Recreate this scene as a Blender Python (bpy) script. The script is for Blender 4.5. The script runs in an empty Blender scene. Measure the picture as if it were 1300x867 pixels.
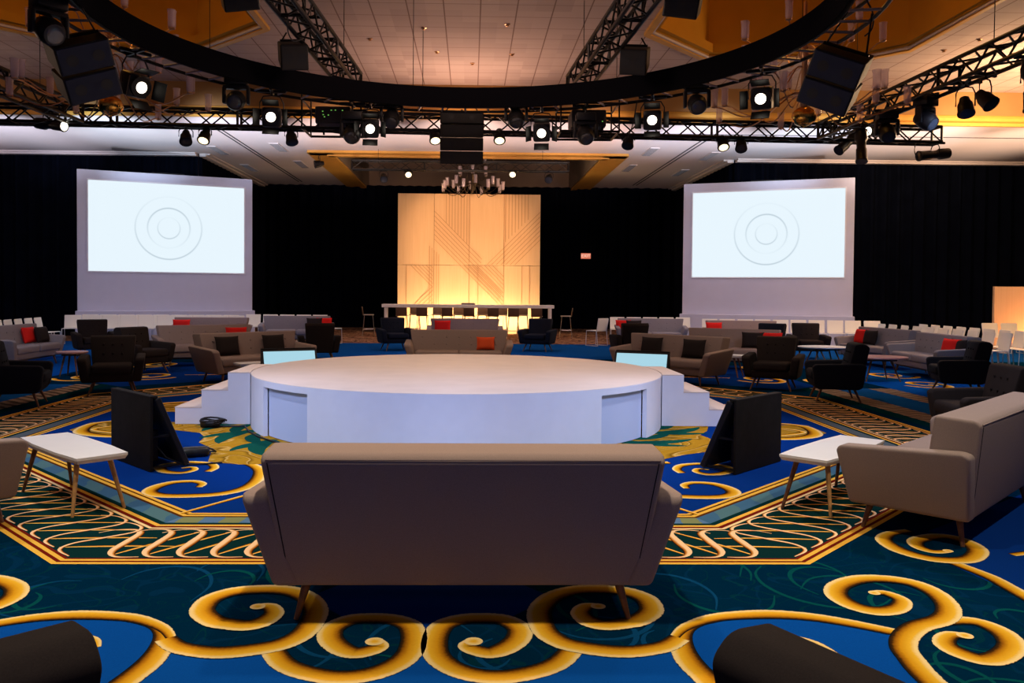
import bpy, bmesh, math, random
from mathutils import Vector, Matrix
from mathutils.geometry import tessellate_polygon
random.seed(7)
SC = bpy.context.scene
COL = SC.collection
PI = math.pi
# ------------------------------------------------------------------ camera
FPX, CAM = 1053.0, Vector((0.2, 0.0, 1.6))
yaw, pit, rol = .023, .024, .008
fw = Vector((math.sin(yaw)*math.cos(pit), math.cos(yaw)*math.cos(pit), -math.sin(pit)))
rt = fw.cross(Vector((0, 0, 1))).normalized(); up = rt.cross(fw)
rt, up = rt*math.cos(rol)+up*math.sin(rol), up*math.cos(rol)-rt*math.sin(rol)
cam = bpy.data.objects.new('camera', bpy.data.cameras.new('camera')); COL.objects.link(cam)
cam.matrix_world = Matrix(((rt.x, up.x, -fw.x, CAM.x), (rt.y, up.y, -fw.y, CAM.y), (rt.z, up.z, -fw.z, CAM.z), (0, 0, 0, 1)))
cam.data.sensor_width = 36; cam.data.lens = 36*FPX/1300
cam.data.shift_x = 28.5/1300; cam.data.shift_y = -38.5/1300
cam.data.clip_end = 200
SC.camera = cam
SC.view_settings.view_transform = 'Standard'; SC.view_settings.look = 'None'
SC.view_settings.gamma = 1; SC.view_settings.use_curve_mapping = False
SC.view_settings.exposure = 0.0
# ------------------------------------------------------------------ world and lights
W = bpy.data.worlds.new('world'); SC.world = W; W.use_nodes = True
W.node_tree.nodes['Background'].inputs[0].default_value = (.36, .30, .52, 1)
W.node_tree.nodes['Background'].inputs[1].default_value = .13

def lamp(kind, loc, energy, color, aim=None, size=.2, spot=60, blend=.6, parent=None, name='light'):
    d = bpy.data.lights.new(name, kind); d.energy = energy; d.color = color
    if kind == 'AREA': d.size = size
    else: d.shadow_soft_size = size
    if kind == 'SPOT': d.spot_size = math.radians(spot); d.spot_blend = blend
    o = bpy.data.objects.new(name, d); COL.objects.link(o); o.location = loc
    if aim is not None:
        o.rotation_euler = (Vector(aim)-Vector(loc)).to_track_quat('-Z', 'Y').to_euler()
    if parent: o.parent = parent
    return o
WARM, NEUT, COOL = (1, .70, .42), (1, .88, .76), (.50, .62, 1)
# unseen overhead washes above the front of the room
lamp('SPOT', (.2, 3.45, 5.6), 700, (1, .86, .66), (.2, 3.5, 0), .10, 88, .7)
lamp('SPOT', (-3.6, 4.0, 5.4), 520, (1, .86, .68), (-3.6, 5.0, 0), .12, 80, .8)
lamp('SPOT', (4.0, 3.6, 5.4), 560, (1, .86, .68), (3.9, 5.0, 0), .12, 80, .8)
lamp('SPOT', (0, 6.3, 5.0), 420, (1, .66, .46), (.17, 4.3, .8), .12, 34, .8)  # warm spot added to brighten the top of the near sofa
# cool front wash on the stage
for s in (-1, 1):
    lamp('SPOT', (s*3.0, 1.6, 5.3), 1900, COOL, (s*1.1, 8.2, .25), .12, 24, .9)
    lamp('SPOT', (s*5.2, 2.4, 5.3), 1300, (.60, .66, 1), (s*2.9, 9.6, .3), .12, 24, .9)
# warm top wash on the stage and seats around it
lamp('SPOT', (0, 10.4, 6.6), 900, (1, .80, .66), (0, 10.4, 0), .3, 72, .6)
for s in (-1, 1):
    lamp('SPOT', (s*4.2, 8.0, 4.7), 460, (.80, .82, 1), (s*3.8, 7.2, 0), .15, 95, .8)
    lamp('SPOT', (s*4.6, 12.5, 4.7), 170, (1, .80, .62), (s*4.8, 15.0, 0), .15, 95, .8)
    lamp('SPOT', (s*8.0, 13.0, 4.7), 330, (.6, .7, 1), (s*9.2, 17.0, 0), .15, 100, .8)
    lamp('SPOT', (s*6.0, 19.5, 5.6), 400, (.62, .66, 1), (s*8.0, 24.6, 0.6), .2, 85, .8)
lamp('SPOT', (0, 13.6, 4.7), 170, (1, .78, .55), (0, 16.4, 0.2), .12, 60, .7)
lamp('SPOT', (0, 18.6, 5.2), 300, (.45, .6, 1), (0, 20.5, 0), .2, 80, .8)
lamp('SPOT', (0, 27.5, 5.7), 260, (1, .70, .45), (0, 28.6, 0), .2, 110, .8)
# warm uplight behind the bar table, on the wood panel wall
a = lamp('AREA', (0.15, 30.3, .12), 190, (1, .68, .36), (0.15, 31.3, 2.6), .5); a.data.shape = 'RECTANGLE'; a.data.size = 5.0; a.data.size_y = .2
for s in (-1, 1): lamp('SPOT', (.1+s*3.4, 26.0, 4.9), 800, (1, .56, .29), (.1-s*.4, 31, 3.2), .2, 62, .7)
a = lamp('AREA', (17.4, 23.5, .10), 70, (1, .40, .16), (17.4, 24, 1.2), .5); a.data.shape = 'RECTANGLE'; a.data.size = 2.6; a.data.size_y = .15
# ceiling lights: coffer coves, unseen up-spots added to stand in for bounced light
for s in (-1, 1):
    lamp('POINT', (s*6.2, 14.6, 7.55), 60, (1, .46, .08), None, .4)
lamp('POINT', (0, 12.0, 5.9), 150, (1, .66, .52), None, .6)
lamp('SPOT', (0, 20.6, 4.4), 520, (1, .60, .42), (0, 19.6, 7), .5, 150, .9)
for x in (-3.6, 0, 3.6): lamp('SPOT', (x, 17.9, 4.35), 1900, (1, .62, .47), (x, 27.5, 7.0), .3, 30, .9)
for x, c in ((-13.5, (.75, .75, 1)), (-9.6, (.52, .74, 1)), (-6.6, (.70, .78, 1)), (6.6, (.70, .78, 1)), (9.8, (.52, .74, 1))): lamp('SPOT', (x, 17.9, 4.35), 1500, c, (x, 27.5, 7.0), .3, 30, .9)
# unseen up-spots added to wash the near lower ceiling, in place of screen bounce
for x, c in ((-16, (.9, .8, .9)), (-12.8, (.80, .84, 1)), (-9.6, (.72, .84, 1)), (-6.4, (.84, .86, 1)), (-3.2, (1, .80, .74)), (0, (1, .74, .64)), (3.2, (1, .78, .72)), (6.4, (.86, .86, 1)), (9.6, (.72, .84, 1)), (12.8, (1, .84, .72)), (16, (1, .72, .5))): lamp('SPOT', (x, 18.2, 1.15), 4200, c, (x, 24.0, 6.1), .06, 34, 1)
lamp('SPOT', (13.5, 17.9, 4.5), 2200, (1, .62, .36), (14.2, 24.5, 7.0), .3, 60, .9)
# dim violet fill added behind the camera to lift the near sofa's back
lamp('SPOT', (0, -2.6, 3.4), 75, (.62, .50, 1), (0, 4, .6), 1.0, 100, .8)
lamp('POINT', (13.2, 18.6, 5.3), 900, (1, .62, .34), None, .4)
lamp('POINT', (-13.0, 17.5, 5.3), 150, (1, .64, .44), None, .4)
for s in (-1, 1): lamp('POINT', (.1+s*2.8, 28.3, 6.7), 22, (1, .88, .72), None, .2)

# ------------------------------------------------------------------ materials
MATS = {}
def mat(name, col, rough=.6, metal=0, spec=.4, noise=0, nscale=30, bump=0, bscale=200, emit=None, estr=1, coat=0):
    if name in MATS: return MATS[name]
    m = bpy.data.materials.new(name); m.use_nodes = True
    nt = m.node_tree; b = nt.nodes['Principled BSDF']
    b.inputs['Base Color'].default_value = (*col, 1); b.inputs['Roughness'].default_value = rough
    b.inputs['Metallic'].default_value = metal; b.inputs['Specular IOR Level'].default_value = spec
    b.inputs['Coat Weight'].default_value = coat
    tc = nt.nodes.new('ShaderNodeTexCoord')
    if noise:
        n = nt.nodes.new('ShaderNodeTexNoise'); n.inputs['Scale'].default_value = nscale; n.inputs['Detail'].default_value = 4
        nt.links.new(tc.outputs['Object'], n.inputs['Vector'])
        r = nt.nodes.new('ShaderNodeValToRGB')
        r.color_ramp.elements[0].position = .3; r.color_ramp.elements[1].position = .7
        r.color_ramp.elements[0].color = (*[c*(1-noise) for c in col], 1); r.color_ramp.elements[1].color = (*[min(1, c*(1+noise)) for c in col], 1)
        nt.links.new(n.outputs['Fac'], r.inputs['Fac']); nt.links.new(r.outputs['Color'], b.inputs['Base Color'])
    if bump:
        n = nt.nodes.new('ShaderNodeTexNoise'); n.inputs['Scale'].default_value = bscale
        nt.links.new(tc.outputs['Object'], n.inputs['Vector'])
        bp = nt.nodes.new('ShaderNodeBump'); bp.inputs['Strength'].default_value = bump; bp.inputs['Distance'].default_value = .003
        nt.links.new(n.outputs['Fac'], bp.inputs['Height']); nt.links.new(bp.outputs['Normal'], b.inputs['Normal'])
    if emit:
        b.inputs['Emission Color'].default_value = (*emit, 1); b.inputs['Emission Strength'].default_value = estr
    MATS[name] = m; return m

class N:
    """small node helper"""
    def __init__(s, name):
        s.m = bpy.data.materials.new(name); s.m.use_nodes = True; s.t = s.m.node_tree
        s.b = s.t.nodes['Principled BSDF']; MATS[name] = s.m
    def n(s, typ, **kw):
        x = s.t.nodes.new(typ)
        for k, v in kw.items(): setattr(x, k, v)
        return x
    def l(s, a, b): s.t.links.new(a, b)
    def math(s, op, a, b=None, c=None):
        x = s.n('ShaderNodeMath', operation=op)
        for i, v in enumerate((a, b, c)):
            if v is None: continue
            if isinstance(v, (int, float)): x.inputs[i].default_value = v
            else: s.l(v, x.inputs[i])
        return x.outputs[0]
    def xyz(s, src='Object'):
        tc = s.n('ShaderNodeTexCoord'); sp = s.n('ShaderNodeSeparateXYZ'); s.l(tc.outputs[src], sp.inputs[0]); s.tc = tc
        return sp.outputs[0], sp.outputs[1], sp.outputs[2]
    def mix(s, f, a, b):
        x = s.n('ShaderNodeMix', data_type='RGBA')
        if isinstance(f, (int, float)): x.inputs[0].default_value = f
        else: s.l(f, x.inputs[0])
        for i, v in ((6, a), (7, b)):
            if isinstance(v, tuple): x.inputs[i].default_value = (*v, 1)
            else: s.l(v, x.inputs[i])
        return x.outputs[2]
    def noise(s, scale, detail=3, dist=0, vec=None):
        x = s.n('ShaderNodeTexNoise'); x.inputs['Scale'].default_value = scale; x.inputs['Detail'].default_value = detail
        x.inputs['Distortion'].default_value = dist
        s.l(vec if vec is not None else s.tc.outputs['Object'], x.inputs['Vector']); return x.outputs['Fac']
    def ramp(s, f, els):
        x = s.n('ShaderNodeValToRGB'); cr = x.color_ramp
        while len(cr.elements) > 1: cr.elements.remove(cr.elements[-1])
        cr.elements[0].position = els[0][0]; cr.elements[0].color = (*els[0][1], 1)
        for p, c in els[1:]:
            e = cr.elements.new(p); e.color = (*c, 1)
        s.l(f, x.inputs[0]); return x.outputs[0]
    def out(s, c, rough=.95, spec=.0):
        if isinstance(c, tuple): s.b.inputs['Base Color'].default_value = (*c, 1)
        else: s.l(c, s.b.inputs['Base Color'])
        s.b.inputs['Roughness'].default_value = rough; s.b.inputs['Specular IOR Level'].default_value = spec
        return s.m

def carpet(name, col, amt=.22):
    k = N(name); k.xyz(); f = k.noise(140, 2)
    return k.out(k.mix(f, tuple(c*(1-amt) for c in col), tuple(c*(1+amt) for c in col)))
# carpet field: dark teal with faint blue-green curls
def curls(name, base, line1, line2, amt=.8):
    k = N(name); x, y, z = k.xyz()
    n1 = k.noise(1.6, 1, .9); n2 = k.noise(2.1, 1, 1.6)
    def contour(nz, mul, w):
        fr = k.math('FRACT', k.math('MULTIPLY', nz, mul)); d = k.math('ABSOLUTE', k.math('SUBTRACT', fr, .5))
        return k.math('LESS_THAN', d, w)
    c = k.mix(k.math('MULTIPLY', contour(n1, 7, .07), amt), base, line1)
    c = k.mix(k.math('MULTIPLY', contour(n2, 6, .05), amt), c, line2)
    f = k.noise(150, 2)
    c2 = k.mix(k.math('MULTIPLY', f, .45), c, (0, 0, 0))
    return k.out(c2)
M_FIELD = curls('carpet teal field', (.0004, .023, .060), (.002, .036, .10), (.002, .045, .055), .5)
M_CURLB = carpet('carpet curl blue', (.003, .048, .125)); M_CURLG = carpet('carpet curl green', (.002, .062, .066))
M_TEAL = carpet('carpet dark teal', (.001, .028, .038))
M_BAND = carpet('carpet band green', (.004, .026, .026))
M_BLUE = carpet('carpet bright blue', (.003, .070, .33))
M_ROYAL = carpet('carpet royal blue', (.003, .030, .19))
M_FARBLUE = carpet('carpet far blue', (.006, .07, .26))
M_GOLD = carpet('carpet gold', (.80, .45, .06)); M_PALE = carpet('carpet pale gold', (.85, .60, .28))
M_RED = carpet('carpet oxblood', (.16, .012, .006)); M_BROWN = carpet('carpet brown', (.10, .03, .006))
M_SLATE = carpet('carpet slate', (.10, .13, .15)); M_LEAF = carpet('carpet leaf green', (.006, .07, .05))
M_STEEL = carpet('carpet steel blue', (.02, .07, .11))
M_OCHRE = None
def scrollmat(name, ramp):
    k = N(name); k.xyz(); sp = k.n('ShaderNodeSeparateXYZ'); k.l(k.tc.outputs['UV'], sp.inputs[0])
    f = k.math('ADD', sp.outputs[1], k.math('MULTIPLY', k.math('SUBTRACT', k.noise(60, 2), .5), .10))
    return k.out(k.ramp(f, ramp))
M_SCROLL = scrollmat('carpet scroll', [(0, (.05, .03, .01)), (.03, (.82, .62, .30)), (.13, (.88, .64, .24)), (.28, (.82, .45, .03)), (.58, (.66, .30, .010)), (.76, (.34, .12, .006)), (.88, (.05, .018, .004)), (1, (.0, .008, .01))])
M_RIB = scrollmat('carpet ribbon', [(0, (.02, .01, .005)), (.06, (.95, .62, .33)), (.55, (.90, .58, .30)), (.75, (.55, .20, .02)), (.92, (.12, .02, .005)), (1, (.01, .01, .01))])
M_RIB2 = scrollmat('carpet ribbon gold', [(0, (.04, .02, .005)), (.1, (.95, .62, .20)), (.45, (.85, .42, .03)), (.8, (.50, .18, .01)), (1, (.05, .02, .005))])
def stripes_mat(name, a, b, per, ang, c=None):
    k = N(name); x, y, z = k.xyz()
    t = k.math('ADD', k.math('MULTIPLY', x, math.cos(ang)), k.math('MULTIPLY', y, math.sin(ang)))
    t = k.math('ADD', t, k.math('MULTIPLY', k.noise(4, 1), .12))
    f = k.math('FRACT', k.math('DIVIDE', t, per))
    col = k.mix(k.math('LESS_THAN', f, .5), a, b)
    if c: col = k.mix(k.math('LESS_THAN', f, .12), col, c)
    return k.out(col)
M_CHECK = stripes_mat('carpet checker', (.10, .19, .32), (.22, .24, .10), .29, 0, None)
M_CHECK_D = stripes_mat('carpet checker diagonal', (.05, .13, .22), (.08, .17, .19), .41, 0, None)
M_SQUIG = stripes_mat('carpet side strip', (.10, .075, .06), (.30, .22, .16), .17, .9)
k = N('carpet far pattern'); k.xyz(); f = k.noise(1.6, 3, 2.0)
M_FARPAT = k.out(k.ramp(f, [(0, (.05, .025, .015)), (.42, (.09, .045, .03)), (.5, (.45, .25, .14)), (.56, (.14, .06, .04)), (.7, (.30, .16, .10)), (1, (.06, .03, .02))]))
k = N('carpet ochre swirl'); k.xyz(); f = k.noise(.9, 1, 2.2)
fr = k.math('FRACT', k.math('MULTIPLY', f, 6))
M_OCHRE = k.out(k.mix(k.noise(90, 2), k.ramp(fr, [(0, (.03, .03, .008)), (.08, (.24, .13, .010)), (.3, (.50, .28, .022)), (.72, (.42, .22, .014)), (.86, (.78, .55, .17)), (.95, (.30, .14, .01)), (1, (.03, .03, .01))]), (.30, .15, .012)))

FAB = mat('fabric taupe', (.31, .235, .205), .95, 0, .15, .10, 260, .35, 900)
FABL = mat('fabric pale grey', (.25, .225, .235), .95, 0, .15, .10, 260, .35, 900)
FABD = mat('fabric charcoal', (.025, .019, .018), .95, 0, .12, .15, 260, .3, 900)
FABB = mat('fabric black blue', (.014, .016, .024), .95, 0, .12, .15, 260, .3, 900)
FRED = mat('fabric red', (.72, .02, .015), .9, 0, .1, .1, 200, .2, 800)
FORG = mat('fabric orange red', (.75, .10, .03), .9, 0, .1, .1, 200, .2, 800)
WOODL = mat('walnut leg', (.16, .065, .025), .45, 0, .4, .3, 25)
WOODO = mat('oak leg', (.42, .22, .07), .45, 0, .4, .25, 25)
WOODD = mat('dark rail', (.03, .014, .008), .6)
LAMI = mat('white laminate', (.82, .80, .78), .35, 0, .4, .02, 8)
PWHITE = mat('painted white', (.76, .76, .84), .55, 0, .3, .02, 6)
STGTOP = mat('stage vinyl top', (.70, .60, .54), .6, 0, .3, .04, 3)
BLK = mat('black metal', (.010, .010, .012), .45, .3, .4)
BLKP = mat('black plywood', (.011, .009, .008), .7, 0, .12, .25, 12)
TRUSS = mat('truss black', (.008, .007, .007), .4, .6, .4)
ALU = mat('aluminium rung', (.42, .38, .38), .35, .9, .5)
CLOTH = mat('black border cloth', (.004, .004, .006), 1, 0, .05)
BRASS = mat('brass', (.75, .42, .08), .22, 1, .5)
BRASSD = mat('aged brass arm', (.50, .28, .14), .35, .8, .5)
CHROME = mat('chrome', (.62, .60, .60), .2, 1, .5)
PLAS = mat('white plastic', (.90, .85, .72), .5, 0, .4)
LENS_ON = mat('lit lens', (1, .9, .75), .4, emit=(1, .90, .72), estr=4)
LENS_SM = mat('lit small lens', (1, .9, .7), .4, emit=(1, .78, .46), estr=2.2)
LENS_OFF = mat('dark lens', (.03, .035, .05), .1, 0, .6)
SPKF = mat('speaker grille blue lit', (.004, .011, .040), .55, 0, .3)  # blue light on the speaker fronts is put into the grille colour
SPKB = mat('speaker cabinet', (.007, .006, .006), .6)
SCRN = mat('monitor screen', (.02, .02, .02), .3, emit=(.38, .66, .78), estr=1)
LEDG = mat('green indicator', (.1, .4, .1), .4, emit=(.25, .7, .12), estr=.6)
TRIMG = mat('gold painted molding', (.58, .30, .055), .55, 0, .3, .06, 3)
TRIMW = mat('white molding', (.70, .62, .60), .5)
COFO = mat('coffer uplit orange', (.55, .26, .02), .8, 0, .1, .05, 2)  # glow of the warm uplight is put into the coffer wall colour
COFB = mat('coffer brown paint', (.34, .15, .04), .9, 0, .1, .05, 2)
FASB = mat('soffit face ochre', (.30, .16, .06), .8, 0, .1, .06, 2)
LOWC = mat('plaster lower ceiling', (.66, .58, .57), .9, 0, .1, .02, 1)
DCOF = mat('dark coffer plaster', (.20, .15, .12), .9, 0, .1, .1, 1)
VENT = mat('vent grey', (.22, .20, .20), .6)
LINE = mat('dark joint', (.05, .045, .05), .8)
GLASS = None
gm = bpy.data.materials.new('clear glass shade'); gm.use_nodes = True; nt = gm.node_tree
for x in list(nt.nodes): nt.nodes.remove(x)
o_ = nt.nodes.new('ShaderNodeOutputMaterial'); mx = nt.nodes.new('ShaderNodeMixShader'); tr = nt.nodes.new('ShaderNodeBsdfTransparent'); gl = nt.nodes.new('ShaderNodeBsdfPrincipled')
gl.inputs['Base Color'].default_value = (.85, .74, .84, 1); gl.inputs['Roughness'].default_value = .1
tr.inputs[0].default_value = (.92, .88, .92, 1); mx.inputs[0].default_value = .32
nt.links.new(tr.outputs[0], mx.inputs[1]); nt.links.new(gl.outputs[0], mx.inputs[2]); nt.links.new(mx.outputs[0], o_.inputs[0]); GLASS = gm
# ceiling tiles
k = N('ceiling tiles'); x, y, z = k.xyz()
def ln(c, per, w):
    fr = k.math('FRACT', k.math('DIVIDE', c, per)); return k.math('LESS_THAN', k.math('ABSOLUTE', k.math('SUBTRACT', fr, .5)), w)
g = k.math('MAXIMUM', k.math('MULTIPLY', ln(x, .70, .018), 1.0), k.math('MULTIPLY', ln(y, .70, .018), .7))
fl = k.math('ADD', k.math('FLOOR', k.math('DIVIDE', x, .70)), k.math('MULTIPLY', k.math('FLOOR', k.math('DIVIDE', y, .70)), 7.3))
wn = k.n('ShaderNodeTexWhiteNoise', noise_dimensions='1D'); k.l(fl, wn.inputs['W'])
base = k.mix(wn.outputs['Value'], (.43, .33, .29), (.50, .39, .34))
TILE = k.out(k.mix(g, base, (.22, .145, .12)), .85, .15)
# drape
k = N('black velour drape'); k.xyz(); DRAPE = k.out(k.mix(k.noise(2, 2), (.0015, .002, .005), (.004, .006, .014)), 1, .02)
# pale birch veneer of the feature wall
k = N('birch veneer'); x, y, z = k.xyz(); mp = k.n('ShaderNodeMapping'); mp.inputs['Scale'].default_value = (14, 14, .5); k.l(k.tc.outputs['Object'], mp.inputs[0])
BIRCH = k.out(k.mix(k.noise(1.5, 5, .5, mp.outputs[0]), (.70, .46, .25), (.82, .58, .35)), .6, .2)
GROOVE = mat('groove shadow strip', (.52, .32, .16), .7)
GROOVEL = mat('raised birch strip', (.84, .62, .38), .6)
# projected image: pale concentric disc emblem
def screen_mat():
    k = N('projection'); x, y, z = k.xyz()
    r = k.math('SQRT', k.math('ADD', k.math('MULTIPLY', x, x), k.math('MULTIPLY', z, z)))
    def edge(R, w): return k.math('MAXIMUM', k.math('SUBTRACT', 1, k.math('DIVIDE', k.math('ABSOLUTE', k.math('SUBTRACT', r, R)), w)), 0)
    dn = k.math('MINIMUM', k.math('MAXIMUM', k.math('ADD', k.math('MULTIPLY', k.math('DIVIDE', z, r), -.5), .5), 0), 1)
    up_ = k.math('SUBTRACT', 1, dn)
    s = k.math('MULTIPLY', edge(.965, .035), k.math('ADD', k.math('MULTIPLY', dn, .40), .05))
    s = k.math('ADD', s, k.math('MULTIPLY', edge(.615, .035), k.math('ADD', k.math('MULTIPLY', up_, .42), .05)))
    s = k.math('ADD', s, k.math('MULTIPLY', edge(.325, .03), k.math('ADD', k.math('MULTIPLY', dn, .38), .04)))
    c = k.mix(s, (.80, .915, .985), (.10, .20, .28))
    k.out((.02, .02, .02), .8); k.l(c, k.b.inputs['Emission Color']); k.b.inputs['Emission Strength'].default_value = 1.0
    return k.m
PROJ = screen_mat()

# ------------------------------------------------------------------ geometry helpers
def merge(dst, src, mi=0, fn=None):
    if fn:
        for v in src.verts: v.co = fn(v.co)
    for f in src.faces: f.material_index = mi
    me = bpy.data.meshes.new('t'); src.to_mesh(me); src.free(); dst.from_mesh(me); bpy.data.meshes.remove(me)
def box(bm, c, s, bev=0, seg=2, mi=0, rot=None, fn=None):
    b = bmesh.new(); bmesh.ops.create_cube(b, size=1)
    for v in b.verts: v.co = Vector((v.co.x*s[0], v.co.y*s[1], v.co.z*s[2]))
    if bev: bmesh.ops.bevel(b, geom=b.edges[:]+b.verts[:], offset=bev, segments=seg, affect='EDGES', profile=.5, clamp_overlap=True)
    for v in b.verts:
        if rot is not None: v.co = rot @ v.co
        v.co += Vector(c)
    merge(bm, b, mi, fn)
def prism(bm, prof, x0, x1, bev=0, seg=3, mi=0, fn=None):
    """profile of (y,z) points extruded along x"""
    b = bmesh.new(); A = [b.verts.new((x0, y, z)) for y, z in prof]; Z = [b.verts.new((x1, y, z)) for y, z in prof]
    b.faces.new(A); b.faces.new(Z[::-1]); n = len(prof)
    for i in range(n): b.faces.new((A[i], Z[i], Z[(i+1) % n], A[(i+1) % n]))
    bmesh.ops.recalc_face_normals(b, faces=b.faces)
    if bev: bmesh.ops.bevel(b, geom=b.edges[:]+b.verts[:], offset=bev, segments=seg, affect='EDGES', profile=.5, clamp_overlap=True)
    merge(bm, b, mi, fn)
def rod(bm, p0, p1, r0, r1=None, seg=8, mi=0):
    p0, p1 = Vector(p0), Vector(p1); r1 = r0 if r1 is None else r1; d = p1-p0; L = d.length
    if L < 1e-6: return
    b = bmesh.new(); bmesh.ops.create_cone(b, cap_ends=True, segments=seg, radius1=r0, radius2=r1, depth=L)
    q = d.to_track_quat('Z', 'Y'); mid = (p0+p1)/2
    for v in b.verts: v.co = q @ v.co + mid
    merge(bm, b, mi)
def tube(bm, pts, r, seg=6, mi=0, closed=False):
    pts = [Vector(p) for p in pts]; n = len(pts); rings = []; ref = Vector((0, 0, 1))
    for i, p in enumerate(pts):
        a = pts[(i-1) % n] if (closed or i > 0) else p; c = pts[(i+1) % n] if (closed or i < n-1) else p
        t = (c-a).normalized(); u = t.cross(ref)
        if u.length < .05: u = t.cross(Vector((1, 0, 0)))
        u.normalize(); w = u.cross(t)
        rr = r[i] if isinstance(r, (list, tuple)) else r
        rings.append([bm.verts.new(p+u*math.cos(2*PI*j/seg)*rr+w*math.sin(2*PI*j/seg)*rr) for j in range(seg)])
    fs = []
    for i in range(n if closed else n-1):
        A, B_ = rings[i], rings[(i+1) % n]
        for j in range(seg): fs.append(bm.faces.new((A[j], A[(j+1) % seg], B_[(j+1) % seg], B_[j])))
    if not closed:
        fs.append(bm.faces.new(rings[0])); fs.append(bm.faces.new(rings[-1][::-1]))
    for f in fs: f.material_index = mi
def lathe(bm, prof, seg=16, mi=0, c=(0, 0, 0), axis='z', cap=True):
    rings = []
    for r, h in prof:
        ring = []
        for j in range(seg):
            a = 2*PI*j/seg; x, y = r*math.cos(a), r*math.sin(a)
            p = (x, y, h) if axis == 'z' else (x, h, y)
            ring.append(bm.verts.new(Vector(p)+Vector(c)))
        rings.append(ring)
    fs = []
    for A, B_ in zip(rings, rings[1:]):
        for j in range(seg): fs.append(bm.faces.new((A[j], A[(j+1) % seg], B_[(j+1) % seg], B_[j])))
    if cap:
        fs.append(bm.faces.new(rings[0])); fs.append(bm.faces.new(rings[-1]))
    for f in fs: f.material_index = mi
def obj(name, bm, mats, parent=None, smooth=False, loc=None, rotz=None, recalc=True):
    if recalc: bmesh.ops.recalc_face_normals(bm, faces=bm.faces)
    me = bpy.data.meshes.new(name); bm.to_mesh(me); bm.free()
    for m in (mats if isinstance(mats, (list, tuple)) else [mats]): me.materials.append(m)
    if smooth:
        for p in me.polygons: p.use_smooth = True
        try: me.set_sharp_from_angle(angle=math.radians(42))
        except Exception: pass
    o = bpy.data.objects.new(name, me); COL.objects.link(o)
    if parent: o.parent = parent
    if loc: o.location = loc
    if rotz is not None: o.rotation_euler.z = rotz
    return o
def tag(o, label, cat, group=None, kind=None):
    o['label'] = label; o['category'] = cat
    if group: o['group'] = group
    if kind: o['kind'] = kind
    return o
def thing(name, label, cat, loc=(0, 0, 0), rotz=0, group=None, scale=None):
    o = bpy.data.objects.new(name, None); COL.objects.link(o); o.location = loc; o.rotation_euler = (0, 0, rotz)
    if scale: o.scale = scale
    return tag(o, label, cat, group)
def copy_tree(o, parent=None):
    c = o.copy(); COL.objects.link(c)
    if parent: c.parent = parent
    for ch in list(o.children): copy_tree(ch, c)
    return c
USED = set()
def place(proto, loc, rotz, label, group=None):
    o = proto if proto.name not in USED else copy_tree(proto)
    USED.add(proto.name)
    o.location = loc; o.rotation_euler = (0, 0, rotz); o['label'] = label
    if group: o['group'] = group
    return o
def struct(name, bm, m, **kw):
    o = obj(name, bm, m, **kw); o['kind'] = 'structure'; return o
def V(): return bmesh.new()

# ------------------------------------------------------------------ FLOOR (carpet with its woven pattern)
CY = 10.4
fb = V(); uvl = fb.loops.layers.uv.new('UVMap')
FM = [M_FIELD, M_TEAL, M_BAND, M_BLUE, M_ROYAL, M_FARBLUE, M_GOLD, M_PALE, M_RED, M_BROWN, M_SLATE, M_LEAF, M_STEEL, M_SCROLL, M_RIB, M_RIB2, M_CHECK, M_CHECK_D, M_SQUIG, M_FARPAT, M_OCHRE, M_CURLB, M_CURLG]
MI = {m.name: i for i, m in enumerate(FM)}
def poly(pts, m, z):
    vs = [fb.verts.new((x, y, z)) for x, y in pts]
    f = fb.faces.new(vs); f.material_index = MI[m.name]
    if f.normal.z < 0: pass
    return f
def polyt(pts, m, z):
    P3 = [Vector((x, y, 0)) for x, y in pts]
    vs = [fb.verts.new((x, y, z)) for x, y in pts]
    for t in tessellate_polygon([P3]):
        try:
            f = fb.faces.new([vs[i] for i in t]); f.material_index = MI[m.name]
        except ValueError: pass
def catmull(p, sub=6):
    out = []
    n = len(p)
    for i in range(n-1):
        p0, p1, p2, p3 = p[max(i-1, 0)], p[i], p[i+1], p[min(i+2, n-1)]
        for k_ in range(sub):
            t = k_/sub
            out.append(tuple(.5*((2*b)+(c-a)*t+(2*a-5*b+4*c-d)*t*t+(-a+3*b-3*c+d)*t**3) for a, b, c, d in zip(p0, p1, p2, p3)))
    out.append(tuple(p[-1])); return out
def ribbon(pts, wid, m, z, side=0, sub=6, ball=0):
    """pts world xy, wid half width (const or list), pale edge on the convex side"""
    n = len(pts)
    if not isinstance(wid, (list, tuple)): wid = [wid]*n
    P3 = catmull([(x, y, w) for (x, y), w in zip(pts, wid)], sub)
    tn = 0
    for i in range(1, len(pts)-1):
        ax, ay = pts[i][0]-pts[i-1][0], pts[i][1]-pts[i-1][1]; bx, by = pts[i+1][0]-pts[i][0], pts[i+1][1]-pts[i][1]
        tn += math.atan2(ax*by-ay*bx, ax*bx+ay*by)
    s = side if side else (1 if tn > 0 else -1)   # ccw: convex side is on the right
    L = []; R_ = []
    for i, (x, y, w) in enumerate(P3):
        a = P3[max(i-1, 0)]; c = P3[min(i+1, len(P3)-1)]; dx, dy = c[0]-a[0], c[1]-a[1]; q = math.hypot(dx, dy) or 1
        nx, ny = dy/q*s, -dx/q*s
        L.append(fb.verts.new((x+nx*w, y+ny*w, z))); R_.append(fb.verts.new((x-nx*w, y-ny*w, z)))
    for i in range(len(P3)-1):
        f = fb.faces.new((L[i], L[i+1], R_[i+1], R_[i])); f.material_index = MI[m.name]
        for lp, v in zip(f.loops, (0, 0, 1, 1)): lp[uvl].uv = (i/len(P3), v)
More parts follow.
